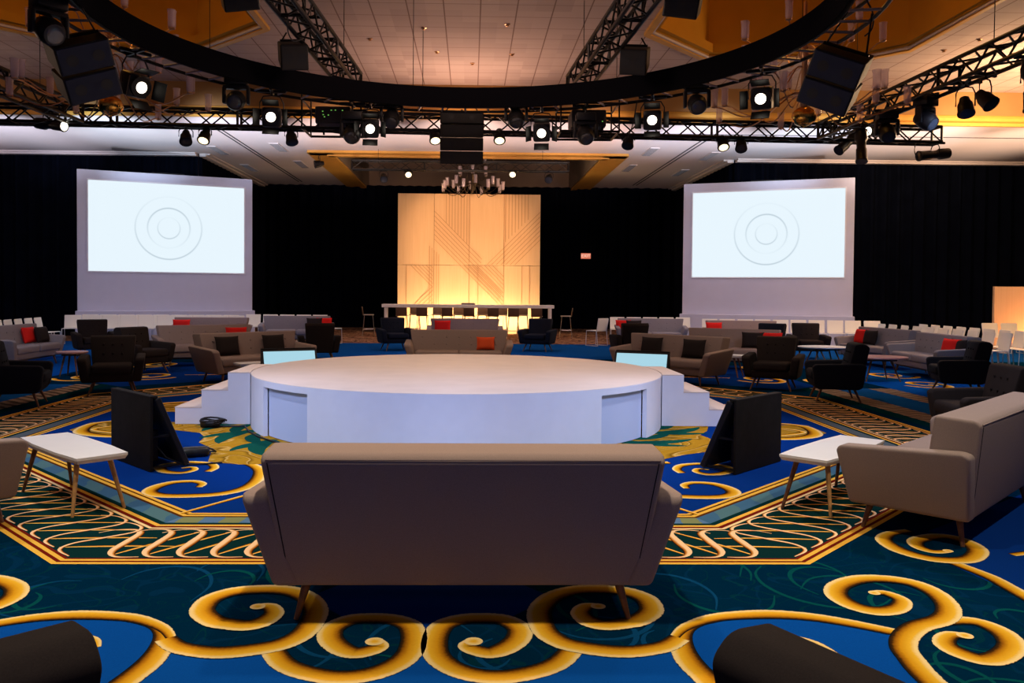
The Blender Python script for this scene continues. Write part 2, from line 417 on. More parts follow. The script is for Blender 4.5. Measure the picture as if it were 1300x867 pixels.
poly([(-24, -3), (24, -3), (24, 38), (-24, 38)], M_FIELD, 0)
poly([(-24, 19.6), (24, 19.6), (24, 25.2), (-24, 25.2)], M_FARBLUE, .0006)
poly([(-24, 25.2), (24, 25.2), (24, 37.9), (-24, 37.9)], M_FARPAT, .0006)
for s in (-1, 1):
    def st(a, b, m, z=.0008, y1=13.9): poly([(s*a, -3), (s*b, -3)] if False else [(s*a, 6.3), (s*b, 6.3), (s*b, y1), (s*a, y1)], m, z)
    st(5.75, 5.95, M_TEAL); st(5.95, 6.35, M_SQUIG); st(6.35, 6.95, M_FARBLUE); st(6.95, 7.35, M_SQUIG); st(7.35, 9.2, M_BLUE, y1=19.6); st(9.2, 12, M_ROYAL, y1=19.6)
def octa(a): return [(a*math.cos(t), a*math.sin(t)) for t in ()]
HS = .397
def octp(a):
    h = a*HS
    return [(-h, -a), (h, -a), (a, -h), (a, h), (h, a), (-h, a), (-a, h), (-a, -h)]
def band(a0, a1, m, z, only=None):
    A, B_ = octp(a0), octp(a1)
    for i in range(8):
        if only is not None and i not in only: continue
        j = (i+1) % 8
        poly([(x, CY+y) for x, y in (A[i], A[j], B_[j], B_[i])], m, z)
poly([(x, CY+y) for x, y in octp(5.58)], M_BAND, .0012)
for a0, a1, m in ((5.58, 5.545, M_GOLD), (5.545, 5.52, M_RED), (5.52, 5.49, M_GOLD), (5.49, 5.47, M_RED), (4.86, 4.835, M_PALE), (4.835, 4.80, M_RED), (4.80, 4.765, M_GOLD), (4.765, 4.72, M_BAND)):
    band(a0, a1, m, .0018)
band(4.72, 4.58, M_CHECK, .0018, (0, 4)); band(4.72, 4.58, M_CHECK_D, .0018, (1, 3, 5, 7)); band(4.72, 4.58, M_SLATE, .0018, (2, 6))
poly([(x, CY+y) for x, y in octp(4.58)], M_ROYAL, .0020)
for a0, a1, m in ((4.58, 4.555, M_BROWN), (4.555, 4.52, M_GOLD), (4.52, 4.50, M_BROWN), (4.50, 4.47, M_GOLD)):
    band(a0, a1, m, .0024)
# looped ribbons in the octagonal band
def loops():
    OC = [Vector(p) for p in octp(5.17)]
    for i in range(8):
        A, B_ = OC[i], OC[(i+1) % 8]; d = (B_-A); L = d.length; d.normalize(); nrm = Vector((d.y, -d.x))  # outward
        n = 20 if i % 2 == 0 else 18
        per = L/n; fl = 1
        mid = n//2
        for k_ in range(n):
            s0 = (k_+.5)*per; m = -1 if s0 > L/2 else 1
            if i in (1, 2, 3): m = 1 if s0 < L/2 and i == 3 else (-1 if i == 1 else 1)
            if i == 2: m = 1
            if i in (5, 6, 7): m = 1 if i == 7 else (-1)
            if i == 0: m = -m*-1
            def W_(q): 
                s_, t_ = q; p = A+d*(s0+m*s_)+nrm*t_; return (p.x, CY+p.y)
            # the broad pale S (t: + outward, i.e. towards the viewer on the near side)
            wide = 1.0 if i % 2 == 0 else .55
            S_ = [(-1.3*per, -.21), (-.9*per, -.275), (-.30*per, -.285), (.03*per, -.2), (-.02*per, 0), (-.08*per, .17), (.22*per, .275), (.9*per, .28)]
            w_ = [.006, .008, .014, .027*wide, .033*wide, .027*wide, .014, .006]
            D_ = [(.0*per, .26), (.55*per, .10), (1.3*per, -.10), (1.95*per, -.25)]
            ribbon([W_(q) for q in D_], [.006, .014, .013, .006], M_RIB2, .0022+.00002*k_, 1, 4)
            ribbon([W_(q) for q in S_], w_, M_RIB, .0028+.00002*k_, m, 5)
loops()
TR = {
'spiral_a':[(-0.86,4.165),(-0.80,4.165),(-0.76,4.09),(-0.77,4.01),(-0.81,3.95),(-0.87,3.93),(-0.95,3.95),(-1.02,3.98),(-1.1,4.07),(-1.13,4.16),(-1.12,4.28),(-1.03,4.38),(-0.87,4.41),(-0.74,4.38),(-0.63,4.28),(-0.56,4.12),(-0.55,3.96),(-0.57,3.83),(-0.63,3.73),(-0.71,3.68),(-0.84,3.64),(-0.95,3.64),(-1.09,3.69),(-1.18,3.78)],
'spiral_c':[(-0.225,3.745),(-0.20,3.70),(-0.235,3.655),(-0.3,3.63),(-0.37,3.68),(-0.43,3.78),(-0.44,3.9),(-0.37,4),(-0.26,4.02),(-0.16,4),(-0.08,3.93),(-0.05,3.79),(-0.06,3.62),(-0.12,3.5),(-0.22,3.42),(-0.35,3.4),(-0.49,3.45),(-0.59,3.53),(-0.66,3.65)],
'scroll_b':[(1.13,3.74),(1.21,3.87),(1.31,3.96),(1.45,4.03),(1.68,4.06),(1.88,4.03),(2.05,3.95),(2.22,3.84)],
'limb_b':[(1.50,4.035),(1.31,3.955),(1.215,3.85),(1.17,3.70),(1.16,3.55),(1.18,3.42),(1.21,3.29),(1.26,3.1)],
'spiral_e':[(2.37,4.35),(2.43,4.35),(2.465,4.25),(2.39,4.14),(2.27,4.10),(2.18,4.16),(2.15,4.3),(2.22,4.45),(2.38,4.56),(2.54,4.57),(2.66,4.5),(2.70,4.36),(2.67,4.19),(2.6,4.06),(2.51,3.98),(2.37,3.91),(2.25,3.8),(2.17,3.67),(2.14,3.54),(2.12,3.41),(2.1,3.1)],
'spiral_f':[(2.53,3.80),(2.47,3.81),(2.41,3.76),(2.38,3.69),(2.40,3.61),(2.46,3.55),(2.56,3.58),(2.68,3.69),(2.73,3.83),(2.70,3.95),(2.62,3.98),(2.50,3.96)],
'curve_g':[(1.46,3.69),(1.50,3.76),(1.57,3.79),(1.67,3.78),(1.76,3.71),(1.80,3.58),(1.82,3.45),(1.8,3.2)],
'spiral_h':[(3.19,5.07),(3.09,5.06),(3.05,5.15),(3.1,5.28),(3.25,5.37),(3.37,5.37),(3.42,5.25),(3.38,5.07),(3.22,4.91),(3.06,4.90),(2.96,4.96),(2.89,5.1),(2.90,5.3),(3.01,5.44),(3.18,5.51)],
'limb_h':[(3.09,4.86),(3.13,4.72),(3.16,4.59),(3.16,4.43),(3.16,4.2)],
'inner_i':[(-2.36,7.41),(-2.28,7.45),(-2.23,7.34),(-2.3,7.23),(-2.45,7.27),(-2.55,7.41),(-2.55,7.58),(-2.39,7.67),(-2.18,7.61),(-2.08,7.44),(-2.09,7.28)],
'inner_j':[(-1.98,6.7),(-1.99,6.82),(-2.09,6.90),(-2.24,6.86),(-2.32,6.71),(-2.31,6.54),(-2.18,6.43),(-1.97,6.42),(-1.75,6.48),(-1.61,6.66),(-1.58,6.95),(-1.66,7.35),(-1.86,7.65),(-2.08,7.72)],
'inner_k':[(-1.85,5.91),(-1.7,6.16),(-1.54,6.42),(-1.38,6.65)],
'inner_l':[(-3.94,10.07),(-4.08,10.03),(-4.22,9.85),(-4.2,9.52),(-4.09,9.25),(-3.87,9.08),(-3.64,9.02),(-3.51,9.12)],
'inner_m':[(-3.79,9.69),(-3.92,9.66),(-4.03,9.55),(-4.02,9.41),(-3.74,9.25),(-3.61,9.26)],
}
def tip_disc(p, r, z):
    c = fb.verts.new((p[0], p[1], z)); ring = [fb.verts.new((p[0]+r*math.cos(2*PI*i/18), p[1]+r*math.sin(2*PI*i/18), z)) for i in range(18)]
    for i in range(18):
        f = fb.faces.new((c, ring[i], ring[(i+1) % 18])); f.material_index = MI['carpet scroll']
        for lp, v in zip(f.loops, (.36, .04, .04)): lp[uvl].uv = (0, v)
def wtip(n, w, tip=.6, end=1):
    return [w*(tip+(1-tip)*min(1, i/4))*(1 if i < n-3 else 1-(1-end)*(i-n+4)/3) for i in range(n)]
# faint thin curls woven into the outer field
rc = random.Random(3)
for i in range(150):
    x0, y0 = rc.uniform(-4.8, 4.8), rc.uniform(2.6, 4.9)
    if rc.random() < .25: y0 = 2*CY-y0
    R0 = rc.uniform(.10, .24); a0 = rc.uniform(0, 2*PI); sg = rc.choice((-1, 1)); gr = rc.uniform(.0, .5)
    pts = [(x0+R0*(1+gr*q/3)*math.cos(a0+sg*q*.55), y0+1.25*R0*(1+gr*q/3)*math.sin(a0+sg*q*.55)) for q in range(7)]
    ribbon(pts, [.004, .008, .012, .014, .012, .008, .003], M_CURLB if i % 2 else M_CURLG, .0009+.000001*i, 1, 4)
for mx_ in (1, -1):
    for my in (1, -1):
        def Q(p): return (p[0]*mx_, p[1] if my == 1 else 2*CY-p[1])
        sd = mx_*my
        for nme, w, tip, end in (('spiral_c', .062, .7, .9), ('limb_b', .062, .5, 1), ('scroll_b', .058, .35, .8), ('spiral_a', .064, .6, .8), ('curve_g', .055, .5, 1), ('spiral_f', .062, .6, .7), ('spiral_e', .062, .5, 1), ('limb_h', .055, .8, 1), ('spiral_h', .062, .5, .6)):
            pts = TR[nme]
            side = 0
            if nme not in ('scroll_b', 'limb_b', 'limb_h', 'curve_g'): tip_disc(Q(pts[0]), w*tip, .0046)
            ribbon([Q(p) for p in pts], wtip(len(pts), w, tip, end), M_SCROLL, .0030+.0003*(['limb_b','scroll_b','spiral_c','spiral_a','curve_g','spiral_f','spiral_e','limb_h','spiral_h'].index(nme)) if False else {'spiral_c': .0030, 'limb_b': .0034, 'scroll_b': .0038, 'spiral_a': .0042, 'curve_g': .003, 'spiral_f': .0034, 'spiral_e': .0040, 'limb_h': .003, 'spiral_h': .0034}[nme], side)
        # blue patches enclosed by the scrolls
        polyt([Q(p) for p in [(1.17, 3.82), (1.31, 3.96), (1.45, 4.03), (1.68, 4.06), (1.88, 4.03), (2.05, 3.95), (2.22, 3.84), (2.17, 3.67), (2.14, 3.54), (2.12, 3.41), (2.1, 2.4), (1.4, 2.4), (1.26, 3.1), (1.18, 3.42), (1.16, 3.6)]], M_BLUE, .0014)
        polyt([Q(p) for p in [(0, 2.4), (0, 3.75), (.06, 3.62), (.12, 3.5), (.22, 3.42), (.35, 3.4), (.49, 3.45), (.59, 3.53), (.70, 3.66), (.84, 3.62), (.95, 3.62), (1.12, 3.68), (1.16, 3.55), (1.18, 3.42), (1.26, 3.1), (1.4, 2.4)]], M_BLUE, .0012)
        polyt([Q(p) for p in [(0, 3.82), (.06, 3.95), (.2, 4.04), (.4, 4.02), (.55, 4.2), (.6, 4.35), (.4, 4.6), (0, 4.62)]], M_ROYAL, .0012)
        polyt([Q(p) for p in [(3.05, 4.85), (3.4, 5.0), (3.5, 5.3), (3.3, 5.5), (5.5, 7.2), (6.2, 6.6), (6.2, 2.6), (3.3, 3.0), (3.16, 4.2)]], M_ROYAL, .0012)
        for q in (3.55, 3.8):
            ribbon([Q((q, 5.0)), Q((q+.5, 5.15)), Q((q+1.3, 5.3))], .03, M_SCROLL, .003, 1)
        # inside of the octagon
        for nme, w in (('inner_i', .05), ('inner_j', .062), ('inner_k', .04), ('inner_l', .09), ('inner_m', .05)):
            pts = TR[nme]
            ribbon([Q(p) for p in pts], wtip(len(pts), w, .5, .8), M_SCROLL, {'inner_i': .0034, 'inner_j': .0038, 'inner_k': .0030, 'inner_l': .0030, 'inner_m': .0036}[nme])
        polyt([Q(p) for p in [(-4.3, 9.95), (-4.3, 9.4), (-4.0, 9.1), (-3.6, 9.0), (-3.3, 9.2), (-3.3, 10.0)]], M_OCHRE, .0026)
for s in (-1, 1):
    for cx_, cy_, sc_, fl in ((8.3, 14.6, 1.2, 1), (8.5, 16.2, 1.2, -1), (8.0, 12.2, 1.1, 1), (8.2, 9.8, 1.1, -1), (5.9, 3.4, 1.1, 1), (5.6, 15.3, 1.3, 1), (6.7, 15.0, 1.2, -1), (4.6, 16.9, 1.3, 1), (6.4, 17.6, 1.3, -1)):
        pts = [(s*(cx_+sc_*(p[0]+.3)*fl), cy_+sc_*(p[1]-3.8)*1.2) for p in TR['spiral_c']]
        tip_disc(pts[0], .05, .0046); ribbon(pts, wtip(len(pts), .075, .7, .8), M_SCROLL, .0036)
# ochre swirl ring round the stage with green leaves laid over it
rr = []
for i in range(64):
    t = 2*PI*i/64; rad = 3.22+.20*math.sin(8*t+.6)+.09*math.sin(19*t)
    rr.append((rad*math.cos(t), CY+rad*math.sin(t)))
polyt(rr, M_OCHRE, .0040)
for i in range(22):
    t = 2*PI*i/22+.12
    for k_, (a_, l_, w_) in enumerate(((.5, .85, .10), (-.2, .65, .085), (1.0, .7, .08))):
        r0 = 2.45; x0, y0 = r0*math.cos(t+k_*.05), r0*math.sin(t+k_*.05); an = t+a_
        pts = [(x0+l_*q*math.cos(an+.5*q), CY+y0+l_*q*math.sin(an+.5*q)) for q in (0, .3, .6, .85, 1)]
        n0 = len(fb.faces)
        P3 = catmull([(*p, w) for p, w in zip(pts, (w_*.5, w_, w_*.9, w_*.5, .004))], 4)
        A = []; B_ = []
        for j, (x, y, w) in enumerate(P3):
            a = P3[max(j-1, 0)]; c = P3[min(j+1, len(P3)-1)]; dx, dy = c[0]-a[0], c[1]-a[1]; q = math.hypot(dx, dy)
            A.append(fb.verts.new((x+dy/q*w, y-dx/q*w, .0046+k_*.0002))); B_.append(fb.verts.new((x-dy/q*w, y+dx/q*w, .0046+k_*.0002)))
        for j in range(len(P3)-1):
            f = fb.faces.new((A[j], A[j+1], B_[j+1], B_[j])); f.material_index = MI['carpet leaf green']
bmesh.ops.recalc_face_normals(fb, faces=fb.faces)
for f in fb.faces:
    if f.normal.z < 0: f.normal_flip()
floor = struct('floor', fb, FM, recalc=False)

# ------------------------------------------------------------------ CEILINGS
ZC, ZL, YF = 7.0, 6.1, 21.9
HL = [(-4.15, 9.0), (-4.15, 17.2), (-6.0, 18.95), (-8.0, 18.95), (-9.6, 17.2), (-9.6, 9.0)]
HR = [(3.95, 9.0), (3.95, 17.2), (5.6, 18.95), (9.0, 18.8), (9.7, 18.0), (9.7, 9.0)]
def holed(outer, holes, z):
    b = V(); loops_ = [[Vector((x, y, z)) for x, y in L] for L in [outer]+holes]
    vs = [b.verts.new(p) for L in loops_ for p in L]
    for t in tessellate_polygon(loops_): b.faces.new([vs[i] for i in t])
    return b
b = holed([(-24, -3), (24, -3), (24, YF), (-24, YF)], [HL, HR], ZC)
ceil = struct('ceiling', b, TILE)
def ring_trim(name, poly_, z0, z1, grow, m, shift=0):
    cx = sum(p[0] for p in poly_)/len(poly_); cy = sum(p[1] for p in poly_)/len(poly_)
    b = V(); n = len(poly_)
    def g(p, d):
        v = Vector((p[0]-cx, p[1]-cy)); v = v*(1+d/v.length); return (cx+v.x, cy+v.y)
    A = [g(p, shift) for p in poly_]; B_ = [g(p, shift+grow) for p in poly_]
    rows = [[b.verts.new((*p, z)) for p in L] for L, z in ((A, z1), (A, z0), (B_, z0), (B_, z1))]
    for R0, R1 in zip(rows, rows[1:]+rows[:1]):
        for i in range(n): b.faces.new((R0[i], R0[(i+1) % n], R1[(i+1) % n], R1[i]))
    return struct(name, b, m)
for nme, H_ in (('left', HL), ('right', HR)):
    b = V(); n = len(H_); A = [b.verts.new((*p, ZC)) for p in H_]; B_ = [b.verts.new((*p, ZC+1.7)) for p in H_]
    for i in range(n): b.faces.new((A[i], A[(i+1) % n], B_[(i+1) % n], B_[i]))
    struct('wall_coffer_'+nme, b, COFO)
    b = V(); b.faces.new([b.verts.new((*p, ZC+1.7)) for p in H_]); struct('ceiling_coffer_'+nme, b, COFB)
ring_trim('trim_1', HL, ZC-.04, ZC+.02, .05, TRIMW); ring_trim('trim_2', HR, ZC-.04, ZC+.02, .05, TRIMW)
ring_trim('trim_3', HL, ZC-.07, ZC+.02, .16, TRIMG, .06); ring_trim('trim_4', HR, ZC-.07, ZC+.02, .16, TRIMG, .06)
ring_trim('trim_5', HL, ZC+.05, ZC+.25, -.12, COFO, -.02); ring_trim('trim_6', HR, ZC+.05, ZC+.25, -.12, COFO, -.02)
# step down to the lower ceiling
b = V(); box(b, (0, YF+.05, (ZC+ZL)/2), (48, .1, ZC-ZL), 0); struct('wall_soffit', b, FASB)
b = V()
prism(b, [(YF+.0, ZL-.02), (YF-.10, ZL-.02), (YF-.10, ZL+.06), (YF-.04, ZL+.12), (YF-.04, ZL+.20), (YF-.02, ZL+.26), (YF, ZL+.28)], -24, 24)
struct('trim_7', b, TRIMG)
hole = [(-4.3, 27.6), (4.5, 27.6), (4.5, 36.5), (-4.3, 36.5)]
struct('ceiling_lower', holed([(-24, YF), (24, YF), (24, 38), (-24, 38)], [hole], ZL), LOWC)
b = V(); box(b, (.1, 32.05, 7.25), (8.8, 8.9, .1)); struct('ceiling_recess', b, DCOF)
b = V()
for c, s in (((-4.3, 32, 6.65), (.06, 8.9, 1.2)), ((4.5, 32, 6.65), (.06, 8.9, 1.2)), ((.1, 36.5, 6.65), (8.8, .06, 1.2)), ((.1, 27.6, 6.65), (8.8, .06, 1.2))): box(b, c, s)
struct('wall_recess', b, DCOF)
b = V()
for s, x in ((-1, -4.3), (1, 4.5)):
    box(b, (x+s*.42, 32.0, ZL-.03), (.84, 9.8, .08)); box(b, (x+s*.12, 32.0, ZL-.08), (.24, 9.2, .08))
box(b, (.1, 27.25, ZL-.03), (10.4, .6, .08)); box(b, (.1, 27.48, ZL-.08), (9.2, .24, .08))
struct('trim_8', b, TRIMG)
b = V()
box(b, (0, 23.5, ZL-.006), (48, .05, .012))
for x in (-6.85, -6.98, 6.98, 7.12): box(b, (x, 29.2, ZL-.006), (.045, 11.2, .012))
struct('trim_9', b, LINE)
b = V()
for sx, xe in ((-1, 8.9), (1, 9.1)):
    box(b, (sx*(xe+7.0), 27.82, ZL-.05), (14.0, .22, .10)); box(b, (sx*(xe+7.0), 27.68, ZL-.02), (14.0, .12, .05))
    box(b, (sx*(xe-.16), 31.9, ZL-.05), (.22, 8.0, .10)); box(b, (sx*(xe-.34), 31.9, ZL-.02), (.12, 8.0, .05))
struct('trim_10', b, TRIMW)
def vent(x, y, sx, sy, label):
    t = thing('ceiling_vent', label, 'vent', (x, y, ZL), 0, 'air vents of the lower ceiling')
    b = V(); box(b, (0, 0, -.01), (sx, sy, .02)); obj('frame', b, TRIMW, t)
    b = V()
    for i in range(int(sy/.12)): box(b, (0, -sy/2+.08+i*.12, -.024), (sx*.84, .05, .012))
    obj('slats', b, VENT, t)
for s in (-1, 1):
    sd = 'left' if s < 0 else 'right'
    vent(s*5.9, 26.5, .30, 1.5, f'grey slot vent nearest the {sd} corner of the recess, first of its line'); vent(s*5.9, 30.0, .30, 1.6, f'grey slot vent along the {sd} side of the recess, second of its line')
    vent(s*8.0, 27.2, .30, 1.6, f'grey slot vent beyond the dark seam above the {sd} screen, nearer one'); vent(s*8.0, 31.0, .30, 1.6, f'grey slot vent beyond the dark seam above the {sd} screen, farther one')
def sprinkler(x, y, z, label):
    t = V(); lathe(t, [(.001, -.05), (.03, -.045), (.03, -.02), (.06, -.01), (.06, 0)], 10)
    o = obj('ceiling_sprinkler', t, BRASSD, loc=(x, y, z), smooth=True); tag(o, label, 'sprinkler', 'small fittings in the tiled ceiling')
for x, y in ((-.8, 17.2), (.9, 16.9), (-.6, 18.9), (1.1, 19.0), (.2, 19.8), (-2.0, 18.0), (3.2, 19.6), (10.6, 18.2), (10.9, 17.4)):
    sprinkler(x, y, ZC, 'small brass fitting in the pinkish tiled ceiling')
# ------------------------------------------------------------------ DRAPES as walls
def drape(name, p0, p1, z1, amp=.10, per=.45):
    b = V(); p0, p1 = Vector(p0), Vector(p1); d = p1-p0; L = d.length; d.normalize(); nn = Vector((d.y, -d.x)); n = int(L/per*6)
    lo = []; hi = []
    for i in range(n+1):
        s = L*i/n; a = amp*math.sin(2*PI*s/per+1.3*math.sin(s*.9)); p = p0+d*s+nn*a
        lo.append(b.verts.new((p.x, p.y, 0))); hi.append(b.verts.new((p.x, p.y, z1)))
    for i in range(n): b.faces.new((lo[i], lo[i+1], hi[i+1], hi[i]))
    o = struct(name, b, DRAPE, smooth=True); return o
drape('wall_back_left', (-23, 28.0), (-8.9, 28.0), ZL); drape('wall_back_right', (9.1, 28.0), (23, 28.0), ZL)
drape('wall_return_left', (-8.9, 28.0), (-8.9, 35.8), ZL); drape('wall_return_right', (9.1, 28.0), (9.1, 35.8), ZL)
drape('wall_back', (-8.9, 35.8), (9.1, 35.8), ZL)
drape('wall_left', (-22, 2), (-22, 28.0), ZL); drape('wall_right', (22, 2), (22, 28.0), ZL)

# ------------------------------------------------------------------ PROJECTION SCREENS
def screen(x0, y0, x1, y1, label):
    mx_, my = (x0+x1)/2, (y0+y1)/2; L = math.hypot(x1-x0, y1-y0); a = math.atan2(y1-y0, x1-x0)
    t = thing('projection_screen_tower', label, 'projection screen', (mx_, my, 0), a, 'projection towers')
    TW = mat('tower white', (.60, .60, .72), .6, 0, .2, .02, 3)
    b = V(); box(b, (0, .30, 2.57), (L, .6, 5.14), .01, 1); obj('tower_box', b, TW, t)
    b = V(); box(b, (0, -.12, .46), (L+.1, .24, .92), .01, 1); obj('plinth', b, TW, t)
    b = V(); box(b, (0, .24, 5.16), (.95, .3, .06), .01, 1); obj('top_cleat', b, BLK, t)
    cz = 3.475; w, h = L*.890, 2.72; cx = .02
    b = V()
    for c, s in (((cx, 0, cz+h/2+.02), (w+.08, .05, .04)), ((cx, 0, cz-h/2-.02), (w+.08, .05, .04)), ((cx-w/2-.02, 0, cz), (.04, .05, h)), ((cx+w/2+.02, 0, cz), (.04, .05, h))): box(b, c, s)
    obj('screen_frame', b, PWHITE, t)
    b = V(); vs = [b.verts.new(p) for p in ((-w/2, 0, -h/2), (w/2, 0, -h/2), (w/2, 0, h/2), (-w/2, 0, h/2))]; b.faces.new(vs)
    o = obj('projected_picture', b, PROJ, t, recalc=False); o.location = (cx, -.012, cz)
    o['label'] = 'bright pale projected picture with concentric disc emblem'
screen(-11.52, 25, -6.86, 27, 'tall white tower left of the wood wall with a lit disc emblem picture')
screen(7.13, 27, 11.84, 25, 'tall white tower right of the wood wall with a lit disc emblem picture')

# ------------------------------------------------------------------ WOOD FEATURE WALL
t = thing('feature_wall', 'glowing birch panel wall with diagonal grooves behind the bar table', 'panel wall', (.13, 31.0, 0))
WW, WH = 5.32, 5.22
for i, (a0, a1) in enumerate(((0, .2541), (.2541, .5009), (.5009, .7441), (.7441, 1))):
    for j, (z0, z1) in enumerate(((0, 2.56), (2.56, WH))):
        b = V(); box(b, (-WW/2+WW*(a0+a1)/2, .15, (z0+z1)/2), (WW*(a1-a0)-.012, .3, z1-z0-.012), .004, 1); obj('panel', b, BIRCH, t)
def cp(x, y): return (-WW/2+(x-577)/555*WW, WH-(y-82)/555*WW)
def gl(b, p, q, w=.022, d=.018):
    (x0, z0), (x1, z1) = cp(*p), cp(*q); L = math.hypot(x1-x0, z1-z0); an = math.atan2(z1-z0, x1-x0)
    box(b, ((x0+x1)/2, -d/2, (z0+z1)/2), (L, d, w), 0, rot=Matrix.Rotation(-an, 3, 'Y'))
b = V()
for i in range(8): gl(b, (765+i*11.5, 83), (765+i*11.5, 195+i*11.5))
for i in range(8): gl(b, (996+i*12.5, 83), (996+i*12.5, 268-i*12.5))
for i in range(7): gl(b, (719, 150+i*18), (719+(480-i*5-150)*.84 if i > 2 else 905-i*3, 150+i*18+(480-i*5-150)*.84 if i > 2 else 336+i*15))
for i in range(7): gl(b, (1131, 150+i*18), (925-(i*2), 356+i*0+ (i*16 if i < 1 else 0)) if i == 0 else (max(925, 1131-(206-i*18)), 150+i*18+(206-i*18)))
for i in range(8): gl(b, (835+i*16, 360), (990, 360+(155-i*16)))
for i in range(6): gl(b, (628+i*15, 360), (714, 446-i*15))
for i in range(5): gl(b, (640+i*16, 516), (714, 442+i*16))
for i in range(5): gl(b, (701+i*9, 285+i*8), (701+i*9, 515))
for x in (855, 990): gl(b, (x, 83), (x, 519), .012)
for x in (612, 890, 1090, 1060): gl(b, (x, 360), (x, 515), .015)
obj('strip_pattern', b, GROOVE, t)
# second warm-lit panel at the far side of the room
t = thing('bar_front_panel', 'low orange-lit birch panel beyond the seats at the room edge', 'panel wall', (17.55, 24.1, 0), -.15)
for i in range(4):
    b = V(); box(b, (-1.35+i*.9, 0, .93), (.885, .12, 1.86), .004, 1); obj('panel', b, BIRCH, t)
# exit sign
t = thing('exit_sign', 'small red lit exit sign on the dark back drape', 'sign', (5.15, 35.68, 3.15))
b = V(); box(b, (0, 0, 0), (.42, .06, .24), .01, 1); obj('housing', b, mat('exit face', (.5, .2, .12), .5, emit=(.62, .16, .09), estr=.9), t)
cu = bpy.data.curves.new('lettering', 'FONT'); cu.body = 'EXIT'; cu.size = .19; cu.align_x = 'CENTER'; cu.align_y = 'CENTER'; cu.extrude = .004
o = bpy.data.objects.new('lettering', cu); COL.objects.link(o); o.parent = t; o.location = (0, -.036, 0); o.rotation_euler = (PI/2, 0, 0)
me_ = bpy.data.meshes.new_from_object(o); bpy.data.objects.remove(o); o = bpy.data.objects.new('lettering', me_); COL.objects.link(o); o.parent = t; o.location = (0, -.036, 0); o.rotation_euler = (PI/2, 0, 0); me_.materials.clear()
me_.materials.append(mat('exit letters', (.9, .1, .05), .5, emit=(1, .75, .6), estr=1))

# ------------------------------------------------------------------ STAGE
SR, SH = 2.50, .62
t = thing('round_stage', 'large round white stage with pinkish top in the middle of the room', 'stage', (.05, CY, 0))
b = V(); n = 128
def door_ang(a): return False
DA = [(-PI/2-.99, -PI/2-.64), (-PI/2+.64, -PI/2+.99)]
prof = []
rows = []
angs = sorted(set([2*PI*i/n-PI for i in range(n)]+[a for d in DA for a in d]))
def arc_wall(b, a0, a1, r, z0, z1, th=.03, st=24):
    I = []; 
    for i in range(st+1):
        a = a0+(a1-a0)*i/st
        I.append([b.verts.new((rr_*math.cos(a), rr_*math.sin(a), z)) for rr_, z in ((r, z0), (r, z1), (r-th, z1), (r-th, z0))])
    for A, B_ in zip(I, I[1:]):
        for j in range(4): b.faces.new((A[j], A[(j+1) % 4], B_[(j+1) % 4], B_[j]))
    b.faces.new(I[0]); b.faces.new(I[-1][::-1])
arc_wall(b, DA[0][1], DA[1][0], SR, .0, SH-.075, .05, 40)
arc_wall(b, DA[1][1], 3*PI/2-.99, SR, 0, SH-.075, .05, 110)
obj('skirt_wall', b, PWHITE, t, True)
b = V(); arc_wall(b, -PI, PI, SR, SH-.075, SH-.008, .06, 160); obj('rim_band', b, PWHITE, t, True)
for d in DA:
    b = V(); arc_wall(b, d[0]+.004, d[1]-.004, SR-.06, 0.01, SH-.082, .02, 16); obj('hatch_door', b, mat('hatch blue white', (.52, .58, .76), .5), t, True)
b = V(); lathe(b, [(SR-.004, SH-.03), (SR-.004, SH-.004), (SR-.010, SH)], 160); obj('stage_top', b, STGTOP, t, True)
def stairs(s, label):
    t = thing('stage_stairs', label, 'stairs', (.05, CY, 0), 0 if s > 0 else PI, 'stage steps')
    y0, y1 = (-.55, .55)
    for i, (x1, h) in enumerate(((3.33, SH/3), (3.02, 2*SH/3), (2.71, SH-.001))):
        b = V(); xs = x1-.31 if i < 2 else 2.22
        prism(b, [(y0, 0), (y1, 0), (y1, h-.012), (y0, h-.012)], xs if i < 2 else 2.60, x1) if i < 2 else None
        if i == 2:
            # body between the drum and the second step, following the drum's curve
            pts = [(x1, y0), (x1, y1)] + [(math.sqrt((SR+.01)**2-(y)**2), y) for y in [y1-(y1-y0)*q/10 for q in range(11)]]
            lo = [b.verts.new((px, py, 0)) for px, py in pts]; hi = [b.verts.new((px, py, h-.012)) for px, py in pts]
            b.faces.new(lo); b.faces.new(hi)
            for q in range(len(pts)): b.faces.new((lo[q], lo[(q+1) % len(pts)], hi[(q+1) % len(pts)], hi[q]))
        obj('step', b, PWHITE, t)
        b = V()
        if i < 2: box(b, ((xs+x1)/2, 0, h-.006), (x1-xs+.006, y1-y0+.006, .012))
        else:
            lo = [b.verts.new((px, py, h-.012)) for px, py in pts]; hi = [b.verts.new((px, py, h)) for px, py in pts]
            b.faces.new(lo); b.faces.new(hi)
            for q in range(len(pts)): b.faces.new((lo[q], lo[(q+1) % len(pts)], hi[(q+1) % len(pts)], hi[q]))
        obj('tread', b, STGTOP, t)
    return t
stairs(-1, 'three white steps up the left side of the round stage'); stairs(1, 'three white steps up the right side of the round stage')

